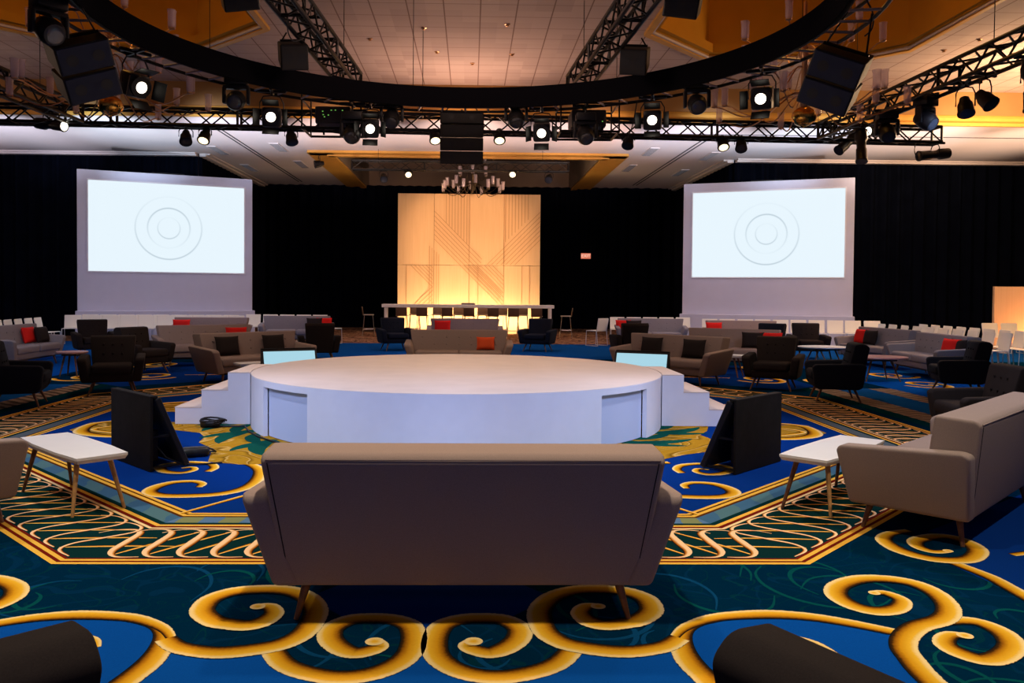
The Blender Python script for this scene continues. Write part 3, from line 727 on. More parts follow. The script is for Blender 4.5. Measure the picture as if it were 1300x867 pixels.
# ------------------------------------------------------------------ SEATING PROTOTYPES (face +y, origin on floor)
def leg(bm, x, y, dx, dy, h=.2, r0=.024, r1=.012): rod(bm, (x, y, h), (x+dx, y+dy, 0), r0, r1, 12)
def make_sofa(fab, name='sofa', wood=WOODL):
    t = thing(name, 'x', 'sofa')
    wt, wb = .955, .86
    def flare(p):
        k_ = wb+(wt-wb)*max(0, min(1, (p.z-.2)/.6)); return Vector((p.x*k_, p.y, p.z))
    b = V(); prism(b, [(-.34, .18), (-.42, .80), (-.385, .83), (-.15, .84), (-.08, .43), (-.08, .18)], -1, 1, .02, 4, fn=flare); back = obj('backrest', b, fab, t, True)
    for s in (-1, 1):
        b = V(); tube(b, [(s*.965*(wb+(wt-wb)*q), -.343-.076*q, .21+.58*q) for q in (0, .5, 1)], .003, 5); obj('back_seam', b, FABD, back)
    b = V(); tube(b, [(-.93, -.418, .805), (0, -.420, .806), (.93, -.418, .805)], .004, 5); obj('top_piping', b, fab, back)
    for r_, z_ in enumerate((.56, .70)):
        for i in range(7):
            b = V(); lathe(b, [(.001, .012), (.012, .010), (.015, .004), (.016, 0)], 8, axis='y'); o = obj('button', b, fab, back, True)
            o.location = ((-.72+i*.24), -.08-.07*(z_-.43)/.41+.002, z_)
    b = V(); prism(b, [(-.34, .19), (.36, .19), (.38, .31), (-.30, .31)], -.82, .82, .02, 3); obj('seat_base', b, fab, t, True)
    for s in (-1, 1):
        b = V(); box(b, (s*.42, .14, .375), (.83, .56, .15), .045, 4); obj('seat_cushion', b, fab, t, True)
    for s in (-1, 1):
        def lean(p, s=s): return Vector((p.x+s*.33*(p.z-.19), p.y, p.z))
        b = V(); prism(b, [(-.35, .18), (-.385, .61), (-.34, .635), (.40, .59), (.44, .555), (.39, .18)], s*.85-.065, s*.85+.065, .026, 4, fn=lean); obj('arm', b, fab, t, True)
    b = V(); box(b, (0, .02, .178), (1.62, .60, .03), .004, 1); obj('bottom_rail', b, WOODD, t)
    for sx in (-1, 1):
        for sy in (-1, 1):
            b = V(); leg(b, sx*.76, .02+sy*.27, sx*.05, sy*.04, .19); obj('leg', b, wood, t, True)
    return t
def make_armchair(fab, wood=WOODL):
    t = thing('armchair', 'x', 'armchair')
    def flare(p):
        k_ = .27+.05*max(0, min(1, (p.z-.2)/.6)); return Vector((p.x*k_, p.y, p.z))
    b = V(); prism(b, [(-.28, .20), (-.40, .82), (-.34, .87), (-.20, .86), (-.10, .44), (-.10, .20)], -1, 1, .03, 4, fn=flare); back = obj('backrest', b, fab, t, True)
    for z_ in (.60, .74):
        for x_ in (-.13, 0, .13):
            b = V(); lathe(b, [(.001, .012), (.012, .010), (.015, .004), (.016, 0)], 8, axis='y'); o = obj('button', b, fab, back, True)
            o.location = (x_, -.10-.095*(z_-.44)/.42+.002, z_)
    b = V(); prism(b, [(-.28, .20), (.34, .20), (.37, .33), (-.26, .33)], -.32, .32, .03, 3); obj('seat_base', b, fab, t, True)
    b = V(); box(b, (0, .12, .395), (.56, .56, .14), .045, 4); obj('seat_cushion', b, fab, t, True)
    for s in (-1, 1):
        def lean(p, s=s): return Vector((p.x+s*.15*(p.z-.2), p.y, p.z))
        b = V(); prism(b, [(-.30, .235), (-.34, .56), (-.28, .59), (.36, .565), (.40, .53), (.37, .26), (.32, .20), (-.24, .20)], s*.345-.065, s*.345+.065, .03, 4, fn=lean); obj('arm', b, fab, t, True)
    for sx in (-1, 1):
        for sy in (-1, 1):
            b = V(); leg(b, sx*.24, .02+sy*.22, sx*.08, sy*.09, .22, .022, .011); obj('leg', b, wood, t, True)
    return t
def pillow_mesh(w, h, th):
    b = V(); n = 12; G = {}
    for sd in (1, -1):
        for i in range(n+1):
            for j in range(n+1):
                u, v = -1+2*i/n, -1+2*j/n
                if sd == -1 and (i in (0, n) or j in (0, n)): G[(sd, i, j)] = G[(1, i, j)]; continue
                pin = 1-.10*(abs(u)**2)*(1-abs(v)**2)-.0
                pu = u*(1-.09*(1-v*v)*0-.07*(1-abs(v)**3)*(abs(u)**3)); pv = v*(1-.07*(1-abs(u)**3)*(abs(v)**3))
                zz = th/2*max(0, (1-u**4)*(1-v**4))**.55
                G[(sd, i, j)] = b.verts.new((pu*w/2, sd*zz, pv*h/2+h/2))
        for i in range(n):
            for j in range(n):
                q = [G[(sd, i, j)], G[(sd, i+1, j)], G[(sd, i+1, j+1)], G[(sd, i, j+1)]]
                b.faces.new(q if sd == 1 else q[::-1])
    return b
PILL = {}
def pillow(m, loc, rotz, label, tilt=.2, w=.46, h=.34, roll=0, group='throw pillows'):
    key = m.name
    if key not in PILL:
        o = obj('throw_pillow', pillow_mesh(1, 1, .34), m, smooth=True); PILL[key] = o
    else:
        o = PILL[key].copy(); COL.objects.link(o)
    o.scale = (w, .42, h); o.rotation_mode = 'XYZ'; o.location = loc; o.rotation_euler = (tilt, roll, rotz)
    tag(o, label, 'pillow', group); return o
sofaP = make_sofa(FAB); sofaL = make_sofa(FABL); chairD = make_armchair(FABD); chairB = make_armchair(FABB)
def face(x, y, tx=0, ty=CY): return math.atan2(ty-y, tx-x)-PI/2
def on_sofa(x, y, a, u, v=-.03):
    """point on the seat cushion: u along the sofa, v toward the front"""
    return (x+u*math.cos(a)-v*math.sin(a), y+u*math.sin(a)+v*math.cos(a), .455)
def sofa(proto, x, y, a, label, pillows=()):
    place(proto, (x, y, 0), a, label, 'sofas round the stage')
    for m, u, lb, *r in pillows:
        pillow(m, on_sofa(x, y, a, u, r[1] if len(r) > 1 else 0.0), a+(r[0] if r else 0), lb, r[2] if len(r) > 2 else .22, *((.36, .26) if m is FORG else (.46, .34)))
G45 = PI/4
sofa(sofaP, .175, 4.30, 0, 'taupe sofa seen from behind, centre front before the round stage')
sofa(sofaP, 3.72, 5.93, G45-.02, 'taupe sofa seen end-on beside the white table right of the stage', [(FABD, -.40, 'dark throw pillow on the taupe sofa nearest the right edge', 0, .0, .75)])
sofa(sofaP, -3.78, 6.02, -G45, 'taupe sofa cut by the left edge of the photo beside the white table')
sofa(sofaP, -.02, 16.15, PI, 'taupe sofa facing the camera straight behind the round stage', [(FORG, -.52, 'orange-red pillow on the sofa straight behind the stage')])
sofa(sofaP, -3.62, 14.75, PI+.80, 'taupe sofa with two dark pillows behind the left stage steps', [(FABD, .50, 'dark pillow left of two on the sofa behind the left steps'), (FABD, -.42, 'dark pillow right of two on the sofa behind the left steps')])
sofa(sofaP, 3.78, 14.75, PI-.80, 'taupe sofa with two dark pillows behind the right stage steps', [(FABD, .42, 'dark pillow left of two on the sofa behind the right steps'), (FABD, -.45, 'dark pillow right of two on the sofa behind the right steps')])
sofa(sofaP, -5.35, 17.6, PI+.50, 'taupe sofa peeking out behind the two-dark-pillow sofa on the left', [(FRED, -.62, 'flat red pillow low on the second sofa back at left of stage')])
sofa(sofaP, 5.75, 17.5, PI-.50, 'taupe sofa between the two-dark-pillow sofa and the right screen', [(FRED, -.80, 'red pillow in the corner of the sofa right of the dark pillow sofa'), (FABD, -.45, 'dark pillow beside the red one on the second right sofa', .1, .06)])
sofa(sofaP, -6.75, 22.3, PI+.1, 'grey sofa far back before the left screen tower, red pillow at its end', [(FRED, .75, 'red pillow at the left end of the far sofa under the left screen')])
sofa(sofaP, 7.75, 22.8, PI-.1, 'grey sofa far back before the right screen tower, red pillow at its end', [(FRED, .78, 'red pillow at the left end of the far sofa under the right screen')])
sofa(sofaL, -4.85, 24.2, PI+.12, 'pale tufted sofa in front of white chairs, left of the wood wall', [(FRED, -.80, 'red pillow on the pale tufted sofa left of the wood wall', .2), (FABD, -.52, 'dark pillow beside the red one, sofa left of the wood wall', .1, .12)])
sofa(sofaL, 5.50, 24.2, PI-.12, 'pale tufted sofa in front of white chairs, right of the wood wall', [(FRED, .80, 'red pillow on the pale tufted sofa right of the wood wall', .1), (FABD, .50, 'dark pillow beside the red one, sofa right of the wood wall', .1, .12)])
sofa(sofaP, .05, 22.9, PI, 'dark taupe sofa in shade between the stage sofa and bar table', [(FRED, .62, 'dark red pillow on the shaded sofa before the bar table')])
sofa(sofaL, -9.1, 14.55, -PI/2+.05, 'pale grey sofa at the left edge with red and dark pillows', [(FRED, -.66, 'red pillow low at the left edge on the pale sofa'), ])
sofa(sofaL, -8.9, 16.95, -PI/2, 'pale grey sofa behind the left edge sofa, facing the stage side', [(FRED, -.42, 'bright red pillow on the pale left side sofa'), (FABD, -.66, 'dark pillow before the bright red one on the left side', 0, .14)])
sofa(sofaL, 9.15, 15.85, PI/2-.05, 'pale grey tufted sofa on the right with one red pillow at its end', [(FRED, -.62, 'red pillow standing on its corner on the right side sofa', .2), (FABD, -.75, 'dark pillow behind the red one on the right side sofa', .1, -.05)])
sofa(sofaL, 9.35, 18.45, PI/2+.12, 'pale grey sofa farther back on the right behind a round table', [(FRED, .66, 'red pillow at the far end of the farther right sofa'), (FABD, .24, 'dark pillow before the red one, farther right sofa', 0, .04)])
CH = [
 (chairD, -5.25, 12.75, PI+.35, 'black armchair with tufted back before the black wedge monitor, left side'),
 (chairB, -5.95, 11.35, -1.25, 'black armchair cut by the left edge, facing right'),
 (chairD, -6.0, 15.8, -2.05, 'black armchair side-on before the row of white chairs, left'),
 (chairD, -8.5, 19.4, -PI+.6, 'black armchair farthest at left, below the left screen corner'),
 (chairB, -1.82, 22.3, PI+.35, 'blue-black armchair left of the sofa straight behind the stage'),
 (chairB, 2.02, 22.3, PI-.35, 'blue-black armchair right of the sofa straight behind the stage'),
 (chairD, -3.2, 18.7, .25, 'black armchair with its back turned, behind the left lit wedge monitor'),
 (chairD, 4.1, 20.0, .1, 'black armchair mostly hidden behind the right two-dark-pillow sofa'),
 (chairD, 5.30, 13.8, PI-.5, 'black armchair facing left, right of the stage steps'),
 (chairB, 5.72, 12.35, PI/2-.25, 'black armchair side-on with pale wooden legs, right of the stage'),
 (chairD, 8.55, 20.3, PI-.15, 'black armchair below the right screen tower corner'),
 (chairB, 7.45, 20.0, PI/2+.9, 'dark armchair arm showing left of the chair under the right screen'),
 (chairB, 8.1, 13.2, PI/2-.3, 'blue-black armchair facing left before the pale right side sofa'),
 (chairD, 5.62, 8.6, PI/2-.12, 'black armchair behind the taupe sofa at the right edge'),
 (chairD, -1.06, 1.80, .75, 'dark armchair back cut by the bottom edge at left'),
 (chairD, 1.22, 1.665, -1.06, 'dark armchair back and arm cut by the bottom edge at right'),
]
for p_, x, y, a, lb in CH: place(p_, (x, y, 0), a, lb, 'black armchairs')

# ------------------------------------------------------------------ TABLES
def white_table(x, y, a, label, group='white surfboard tables', L=1.17, Wd=.40, h=.42, woods=(WOODL, WOODL, WOODO, WOODO)):
    t = thing('coffee_table', label, 'coffee table', (x, y, 0), a, group)
    b = V(); pts = [(-L/2, -Wd*.44), (-L/2, Wd*.44), (-L*.2, Wd/2), (L*.2, Wd/2), (L/2, Wd*.44), (L/2, -Wd*.44), (L*.2, -Wd/2), (-L*.2, -Wd/2)]
    lo = [b.verts.new((px*.97, py*.93, h-.045)) for px, py in pts]; mid = [b.verts.new((px, py, h-.018)) for px, py in pts]; hi = [b.verts.new((px, py, h)) for px, py in pts]
    b.faces.new(lo); b.faces.new(hi)
    for A, B_ in ((lo, mid), (mid, hi)):
        for q in range(8): b.faces.new((A[q], A[(q+1) % 8], B_[(q+1) % 8], B_[q]))
    obj('table_top', b, LAMI, t)
    i = 0
    for sx in (-1, 1):
        for sy in (-1, 1):
            b = V(); rod(b, (sx*(L/2-.17), sy*(Wd/2-.09), h-.04), (sx*(L/2-.07), sy*(Wd/2-.02), 0), .020, .011, 12); obj('leg', b, woods[i], t, True); i += 1
    return t
white_table(-2.80, 6.30, -G45, 'white coffee table on brown legs beside the left black wedge monitor')
white_table(3.02, 6.32, G45, 'white coffee table on pale legs beside the right black wedge monitor', woods=(WOODO, WOODL, WOODO, WOODL))
white_table(5.05, 15.9, PI-.6, 'small white table top past the right two-pillow sofa', L=.9)
white_table(-3.15, 13.55, PI+.6, 'white table corner before the left two-pillow sofa', L=.9)
white_table(-4.1, 18.9, .1, 'small white table top showing beside the chair with its back turned', L=.9)
def round_table(x, y, label, m, sx=.55, sy=.42):
    t = thing('round_table', label, 'coffee table', (x, y, 0), 0, 'oval coffee tables')
    b = V(); lathe(b, [(.95, .415), (1, .43), (1, .445), (.99, .45)], 36); 
    for v in b.verts: v.co.x *= sx; v.co.y *= sy
    obj('table_top', b, m, t, True)
    b = V(); box(b, (0, 0, .395), (sx*1.0, sy*1.0, .04), .005, 1); obj('apron', b, WOODD, t)
    for a in (G45, 3*G45, 5*G45, 7*G45):
        b = V(); rod(b, (sx*.45*math.cos(a), sy*.5*math.sin(a), .41), (sx*.82*math.cos(a), sy*.85*math.sin(a), 0), .02, .011, 10); obj('leg', b, WOODL, t, True)
TPINK = mat('walnut pink laminate', (.45, .24, .22), .3, 0, .5, .1, 8)
round_table(7.95, 18.0, 'pale oval table before the chair under the right screen', LAMI)
round_table(7.75, 15.2, 'brown oval coffee table before the pale right side sofa', TPINK)
round_table(-7.02, 15.2, 'small oval table between the two black armchairs at the left edge', TPINK, .27, .25)

# ------------------------------------------------------------------ WEDGE MONITORS
def wedge(x, y, a, label):
    t = thing('wedge_monitor', label, 'monitor', (x, y, 0), a, 'wedge monitors round the stage')
    w = .86
    b = V(); box(b, (0, 0, .335), (w, .028, .66), .004, 1); obj('back_board', b, BLKP, t)
    b = V(); box(b, (0, .02, .655), (w, .07, .02), .003, 1); obj('top_cap', b, BLKP, t)
    th = math.atan2(.27, .62); R_ = Matrix.Rotation(th, 3, 'X')
    c = Vector((0, .185, .335))
    b = V(); box(b, c, (w+.02, .05, .67), .006, 1, rot=R_); s = obj('display', b, BLK, t)
    b = V(); box(b, c+R_ @ Vector((0, .028, 0)), (w-.05, .006, .60), 0, rot=R_); o = obj('screen', b, SCRN, t); o['label'] = 'lit pale cyan screen'
    b = V()
    for s in (-1, 1):
        rod(b, (s*.38, .02, .03), (s*.38, .30, .03), .014, seg=6); rod(b, (s*.38, .02, .30), (s*.38, .18, .30), .012, seg=6)
    box(b, (0, .09, .20), (.5, .10, .28), .01, 1); obj('stand_frame', b, BLK, t)
    b = V(); tube(b, [(.3, .1, .2), (.36, .16, .1), (.40, .3, .02), (.46, .5, .012), (.5, .62, .012)], .008); obj('power_cable', b, BLK, t)
wedge(-2.86, 7.55, -.80, 'black wedge monitor seen from behind beside the left white table')
wedge(2.84, 7.50, .76, 'black wedge monitor seen from behind beside the right white table')
wedge(-2.72, 13.35, PI+.42, 'wedge monitor with lit screen behind the stage, left of centre')
wedge(2.98, 13.25, PI-.42, 'wedge monitor with lit screen behind the stage, right of centre')
# cable heap beside the steps, black bag behind the left monitor
t = thing('cable_heap', 'black coiled cables beside the left stage steps', 'cable', (-2.80, 9.62, 0))
b = V()
for i in range(5):
    tube(b, [((.10+.012*i)*math.cos(q*.5)+.01*i, (.07+.01*i)*math.sin(q*.5), .02+.018*i+.012*math.sin(q*.9+i)) for q in range(13)], .011, closed=False)
tube(b, [(.1, 0, .014)]+[(2.85+2.57*math.cos(q), .78+2.57*math.sin(q), .014) for q in (3.44, 3.6, 3.75, 3.9, 4.05, 4.2)], .010); obj('cable', b, BLK, t, True)
b = V(); box(b, (-.02, 0, .04), (.16, .09, .07), .015, 2); obj('power_brick', b, BLK, t, True)
t = thing('cable_bag', 'black cable bag on the carpet behind the left wedge monitor', 'bag', (-2.42, 7.95, 0), .4)
b = V(); box(b, (0, 0, .045), (.26, .16, .09), .04, 3); obj('bag_body', b, BLK, t, True)
b = V(); tube(b, [(.1, 0, .08), (.16, .05, .05), (.2, .12, .014), (.1, .16, .012), (-.08, .10, .012)], .010); obj('strap', b, BLK, t, True)

# ------------------------------------------------------------------ BAR TABLE AND STOOLS
t = thing('bar_table', 'long white bar-height table in front of the glowing wood wall', 'bar table', (.12, 28.9, 0))
b = V(); box(b, (0, 0, 1.075), (5.95, .62, .11), .008, 1); obj('table_top', b, PWHITE, t)
for sx in (-1, 1):
    for sy in (-1, 1):
        b = V(); box(b, (sx*2.85, sy*.26, .515), (.07, .07, 1.02)); obj('leg', b, PWHITE, t)
    b = V(); box(b, (sx*2.85, 0, .10), (.05, .48, .05)); obj('foot_bar', b, PWHITE, t)
b = V(); box(b, (.1, -.05, 1.155), (.5, .12, .05), .01, 1); box(b, (.1, -.05, 1.185), (.42, .09, .02), .01, 1)
o = obj('bar_tray', b, mat('grey tray', (.15, .14, .15), .5), loc=(.02, 28.9, 0)); tag(o, 'small grey tray on the middle of the bar table', 'tray')
def make_stool():
    t = thing('bar_stool', 'x', 'bar stool')
    b = V(); prism(b, [(-.19, .735), (.19, .735), (.19, .76), (-.16, .765)], -.20, .20, .01, 2); obj('seat', b, mat('stool shell', (.45, .40, .36), .4), t, True)
    b = V(); prism(b, [(-.17, .74), (-.20, .74), (-.25, 1.03), (-.22, 1.03)], -.19, .19, .01, 2); obj('backrest', b, mat('silhouetted back', (.12, .07, .045), .4), t, True)  # backrest colour darkened to carry its silhouette against the lit wall
    for sx in (-1, 1):
        for sy in (-1, 1):
            b = V(); rod(b, (sx*.15, sy*.14, .74), (sx*.21, sy*.21, 0), .011, seg=6); obj('leg', b, CHROME, t, True)
    b = V(); tube(b, [(-.19, -.19, .25), (.19, -.19, .25), (.19, .19, .25), (-.19, .19, .25)], .009, closed=True); obj('foot_ring', b, CHROME, t)
    return t
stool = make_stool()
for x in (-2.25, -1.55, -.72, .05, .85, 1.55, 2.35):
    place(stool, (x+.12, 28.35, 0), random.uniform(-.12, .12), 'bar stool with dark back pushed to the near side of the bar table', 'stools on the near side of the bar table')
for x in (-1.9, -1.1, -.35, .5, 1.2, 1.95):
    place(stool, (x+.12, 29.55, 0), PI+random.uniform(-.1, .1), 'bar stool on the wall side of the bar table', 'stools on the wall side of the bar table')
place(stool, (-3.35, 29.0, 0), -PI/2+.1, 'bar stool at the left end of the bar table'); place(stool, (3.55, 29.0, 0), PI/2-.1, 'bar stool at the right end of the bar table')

# ------------------------------------------------------------------ WHITE CHAIRS
def make_white_chair():
    t = thing('white_chair', 'x', 'chair')
    b = V(); prism(b, [(-.20, .44), (.21, .45), (.21, .465), (-.20, .455)], -.22, .22, .006, 1); obj('seat', b, PLAS, t)
    b = V()
    prism(b, [(-.20, .46), (-.215, .46), (-.29, .82), (-.272, .83)], -.22, .22, .005, 1); obj('backrest', b, PLAS, t)
    b = V()
    for s in (-1, 1):
        tube(b, [(s*.215, -.26, .012), (s*.215, -.21, .45), (s*.215, -.285, .80)], .010); tube(b, [(s*.215, .22, .012), (s*.215, .20, .45)], .010); tube(b, [(s*.215, -.26, .012), (s*.215, .22, .012)], .010)
        tube(b, [(s*.215, -.21, .45), (s*.215, .20, .45)], .010)
    obj('frame', b, mat('white steel', (.75, .74, .74), .4), t); return t
wc = make_white_chair()
def row(pts, a, label, group):
    for x, y in pts: place(wc, (x, y, 0), a+random.uniform(-.05, .05), label, group)
row([(-11.1+.50*i, 23.75+.06*i) for i in range(10)], PI+.25, 'white stacking chair in the row under the left projection screen', 'white chairs under the left screen')
row([(-10.9+.50*i, 24.35+.05*i) for i in range(9)], PI+.25, 'white chair in the rear row under the left projection screen', 'rear white chairs under the left screen')
row([(-6.5+.52*i, 25.6-.02*i) for i in range(5)], PI+.1, 'white chair behind the pale sofa left of the wood wall', 'white chairs left of the wood wall')
place(wc, (-3.95, 24.9, 0), PI/2+.9+PI, 'white chair angled at the row end left of the bar table')
place(wc, (3.95, 24.6, 0), -PI/2-.9+PI, 'white chair angled at the row end right of the bar table')
row([(4.75+.52*i, 25.5+.02*i) for i in range(5)], PI-.1, 'white chair behind the pale sofa right of the wood wall', 'white chairs right of the wood wall')
row([(7.3+.50*i, 24.4-.09*i) for i in range(10)], PI-.25, 'white stacking chair in the row under the right projection screen', 'white chairs under the right screen')
row([(10.75+.03*i, 21.6-.52*i) for i in range(10)], PI/2-.1, 'white chair in the line behind the pale sofas on the right', 'white chairs behind the right side sofas')
row([(11.75+.02*i, 21.4-.52*i) for i in range(9)], PI/2-.1, 'white chair in the second line behind the pale sofas on the right', 'second line of white chairs at right')
row([(-10.75+.03*i, 21.8-.52*i) for i in range(8)], -PI/2+.1, 'white chair in the line behind the pale sofas on the left', 'white chairs behind the left side sofas')
row([(14.6, 22.4), (15.2, 22.5), (15.8, 22.3)], PI, 'white chair before the orange-lit panel at the right edge', 'white chairs before the orange panel')
round_table(11.5, 15.6, 'brown oval table at the right edge before the orange-lit panel', TPINK, .6, .5)

# ------------------------------------------------------------------ TRUSSES
def truss(name, p0, p1, w, h, label, step=.38, r=.034, cat='truss', group='straight box trusses'):
    p0, p1 = Vector(p0), Vector(p1); d = p1-p0; L = d.length; d.normalize(); sdir = d.cross(Vector((0, 0, 1))).normalized(); u = Vector((0, 0, 1))
    t = thing(name, label, cat, p0, 0, group)
    C4 = [sdir*a*w/2+u*c*h/2 for a, c in ((-1, -1), (1, -1), (1, 1), (-1, 1))]
    for c in C4:
        b = V(); rod(b, c, c+d*L, r, seg=8); obj('chord', b, TRUSS, t, True)
    b = V(); n = int(L/step)
    for k_ in range(4):
        a, c = C4[k_], C4[(k_+1) % 4]
        for i in range(n):
            s0, s1 = L*i/n, L*(i+1)/n; q0, q1 = (a, c) if i % 2 == 0 else (c, a)
            rod(b, q0+d*s0, q1+d*s1, r*.5, seg=5)
    obj('lattice', b, TRUSS, t)
    zt = 7.19 if label.startswith('small') else 6.99
    for q in (.12, .5, .88):
        m_ = p0+d*L*q; ztop = zt if (label.startswith('small') or m_.y < 16.5 and abs(m_.x) < 3.9 or m_.y > 19) else zt
        b = V(); rod(b, d*L*q+u*(h/2-.01), d*L*q+u*(ztop-p0.z), .007, seg=5); rod(b, d*L*q+u*(h/2)-sdir*w/2, d*L*q+u*(h/2)+sdir*w/2, r*.8, seg=5); obj('suspension_wire', b, TRUSS, t)
    s = 0
    while s < L+.01:
        b = V()
        for j in range(4): rod(b, C4[j]+d*s, C4[(j+1) % 4]+d*s, r*.8, seg=6)
        s += L/max(1, round(L/2.4)); obj('end_frame', b, TRUSS, t)
    return t
ZT = 5.07
truss('lighting_truss', (-12.0, 16.75, ZT), (10.35, 17.97, ZT), .35, .33, 'long black box truss crossing the whole room above the screens')
truss('lighting_truss', (-8.0, 6.5, ZT), (-7.7, 16.75, ZT), .35, .33, 'black box truss running back along the left side')
truss('lighting_truss', (7.9, 6.5, ZT+.0), (7.75, 17.6, ZT+.0), .35, .33, 'black box truss running back along the right side')
truss('lighting_truss', (-2.45, 9.6, 5.62), (-2.12, 16.2, 5.62), .35, .33, 'black truss above the ring, left of centre, hung with speakers')
truss('lighting_truss', (2.55, 9.6, 5.62), (2.22, 16.2, 5.62), .35, .33, 'black truss above the ring, right of centre, hung with speakers')
truss('lighting_truss', (-3.6, 26.6, 5.58), (3.3, 26.6, 5.58), .28, .28, 'small black truss under the dark ceiling recess before the wood wall', r=.022)
# ring: cloth border and ladder truss
RR, RC = 4.42, (.08, 10.3)
t = thing('ring_truss', 'big black circular truss with cloth border hanging over the stage', 'truss', (RC[0], RC[1], 0))
b = V(); n = 120
rows = [[b.verts.new((rr_*math.cos(2*PI*i/n), rr_*math.sin(2*PI*i/n), z)) for i in range(n)] for rr_, z in ((RR, 4.84), (RR, 5.19), (RR+.02, 5.19), (RR+.02, 4.84))]
for A, B_ in zip(rows, rows[1:]+rows[:1]):
    for i in range(n): b.faces.new((A[i], A[(i+1) % n], B_[(i+1) % n], B_[i]))
obj('cloth_border', b, CLOTH, t, True)
for q, zz in ((.06, 4.86), (.46, 4.86), (.06, 5.14), (.46, 5.14)):
    b = V(); tube(b, [((RR+q)*math.cos(2*PI*i/96), (RR+q)*math.sin(2*PI*i/96), zz) for i in range(96)], .026, 8, closed=True); obj('ring_tube', b, TRUSS, t, True)
for i in range(72):
    a = 2*PI*i/72; b = V(); rod(b, ((RR+.06)*math.cos(a), (RR+.06)*math.sin(a), 4.86), ((RR+.46)*math.cos(a), (RR+.46)*math.sin(a), 4.86), .018, seg=6); obj('rung', b, ALU, t, True)
for i in range(8):
    a = 2*PI*i/8+.2; b = V(); rod(b, ((RR+.26)*math.cos(a), (RR+.26)*math.sin(a), 5.14), ((RR+.26)*math.cos(a), (RR+.26)*math.sin(a), 6.985), .006, seg=5)
    rod(b, ((RR+.06)*math.cos(a), (RR+.06)*math.sin(a), 5.14), ((RR+.46)*math.cos(a), (RR+.46)*math.sin(a), 5.14), .02, seg=5); obj('suspension_wire', b, TRUSS, t)

# ------------------------------------------------------------------ STAGE LAMPS
def oriented(parent, name, yw, pt):
    e = bpy.data.objects.new(name, None); COL.objects.link(e); e.parent = parent; return e
LM = {}
def cached(key, fn):
    if key not in LM: LM[key] = fn()
    return LM[key]
def mobj(name, me, parent, rot=None, loc=None):
    o = bpy.data.objects.new(name, me); COL.objects.link(o); o.parent = parent
    if rot: o.rotation_euler = rot
    if loc: o.location = loc
    return o
def mk(bm, mats, smooth=True):
    bmesh.ops.recalc_face_normals(bm, faces=bm.faces)
    me = bpy.data.meshes.new('lamp'); bm.to_mesh(me); bm.free()
    for m in (mats if isinstance(mats, (list, tuple)) else [mats]): me.materials.append(m)
    if smooth:
        for p in me.polygons: p.use_smooth = True
        me.set_sharp_from_angle(angle=math.radians(40))
    return me
# housing points along -y (toward the camera) before rotation
def par_body():
    b = V(); lathe(b, [(.02, .17), (.07, .15), (.085, .08), (.11, .03), (.12, -.12), (.128, -.12), (.128, -.15), (.10, -.15)], 16, axis='y', cap=True); return mk(b, BLK)
def par_lens(m):
    b = V(); lathe(b, [(.001, -.154), (.06, -.158), (.098, -.152)], 16, axis='y', cap=False); return mk(b, m)
def fres_body():
    b = V(); box(b, (0, .05, 0), (.30, .30, .32), .04, 2); lathe(b, [(.14, -.08), (.145, -.16), (.11, -.16)], 18, axis='y'); return mk(b, BLK)
def fres_lens(m):
    b = V(); lathe(b, [(.001, -.175), (.05, -.172), (.078, -.164)], 18, axis='y', cap=False); return mk(b, m)
def barn(k_):
    b = V(); R_ = Matrix.Rotation(.55, 3, 'X')
    box(b, (0, -.25, -.19), (.26, .20, .008), 0, rot=None)
    for v in b.verts: v.co = Matrix.Rotation(k_*PI/2, 3, 'Y') @ (Matrix.Rotation(.45, 3, 'X') @ (v.co-Vector((0, -.16, -.15)))+Vector((0, -.16, -.15)))
    return mk(b, BLK, False)
def prof_body():
    b = V(); lathe(b, [(.05, .34), (.11, .32), (.12, .10), (.09, .06), (.085, -.10), (.10, -.12), (.105, -.36), (.115, -.37), (.115, -.40), (.09, -.40)], 16, axis='y'); return mk(b, BLK)
def prof_lens(m):
    b = V(); lathe(b, [(.001, -.402), (.09, -.404)], 16, axis='y', cap=False); return mk(b, m)
def head_body():
    b = V(); lathe(b, [(.05, .18), (.12, .15), (.15, .02), (.15, -.10), (.12, -.17), (.08, -.17)], 18, axis='y'); return mk(b, BLK)
def head_base():
    b = V(); box(b, (0, 0, .30), (.34, .26, .14), .02, 2); box(b, (0, 0, .20), (.40, .12, .06), .01, 1)
    for s in (-1, 1): box(b, (s*.185, 0, .07), (.05, .12, .26), .015, 2)
    return mk(b, BLK)
def yoke_me(r, h):
    b = V(); tube(b, [(-r, 0, 0), (-r, 0, h*.55), (-r*.7, 0, h*.8), (0, 0, h*.84), (r*.7, 0, h*.8), (r, 0, h*.55), (r, 0, 0)], .011); rod(b, (0, 0, h*.84), (0, 0, h), .014); return mk(b, BLK)
def clamp_me(h):
    b = V(); box(b, (0, 0, h+.005), (.05, .46, .05), .01, 1); box(b, (0, 0, h+.005), (.46, .05, .05), .01, 1); return mk(b, BLK, False)
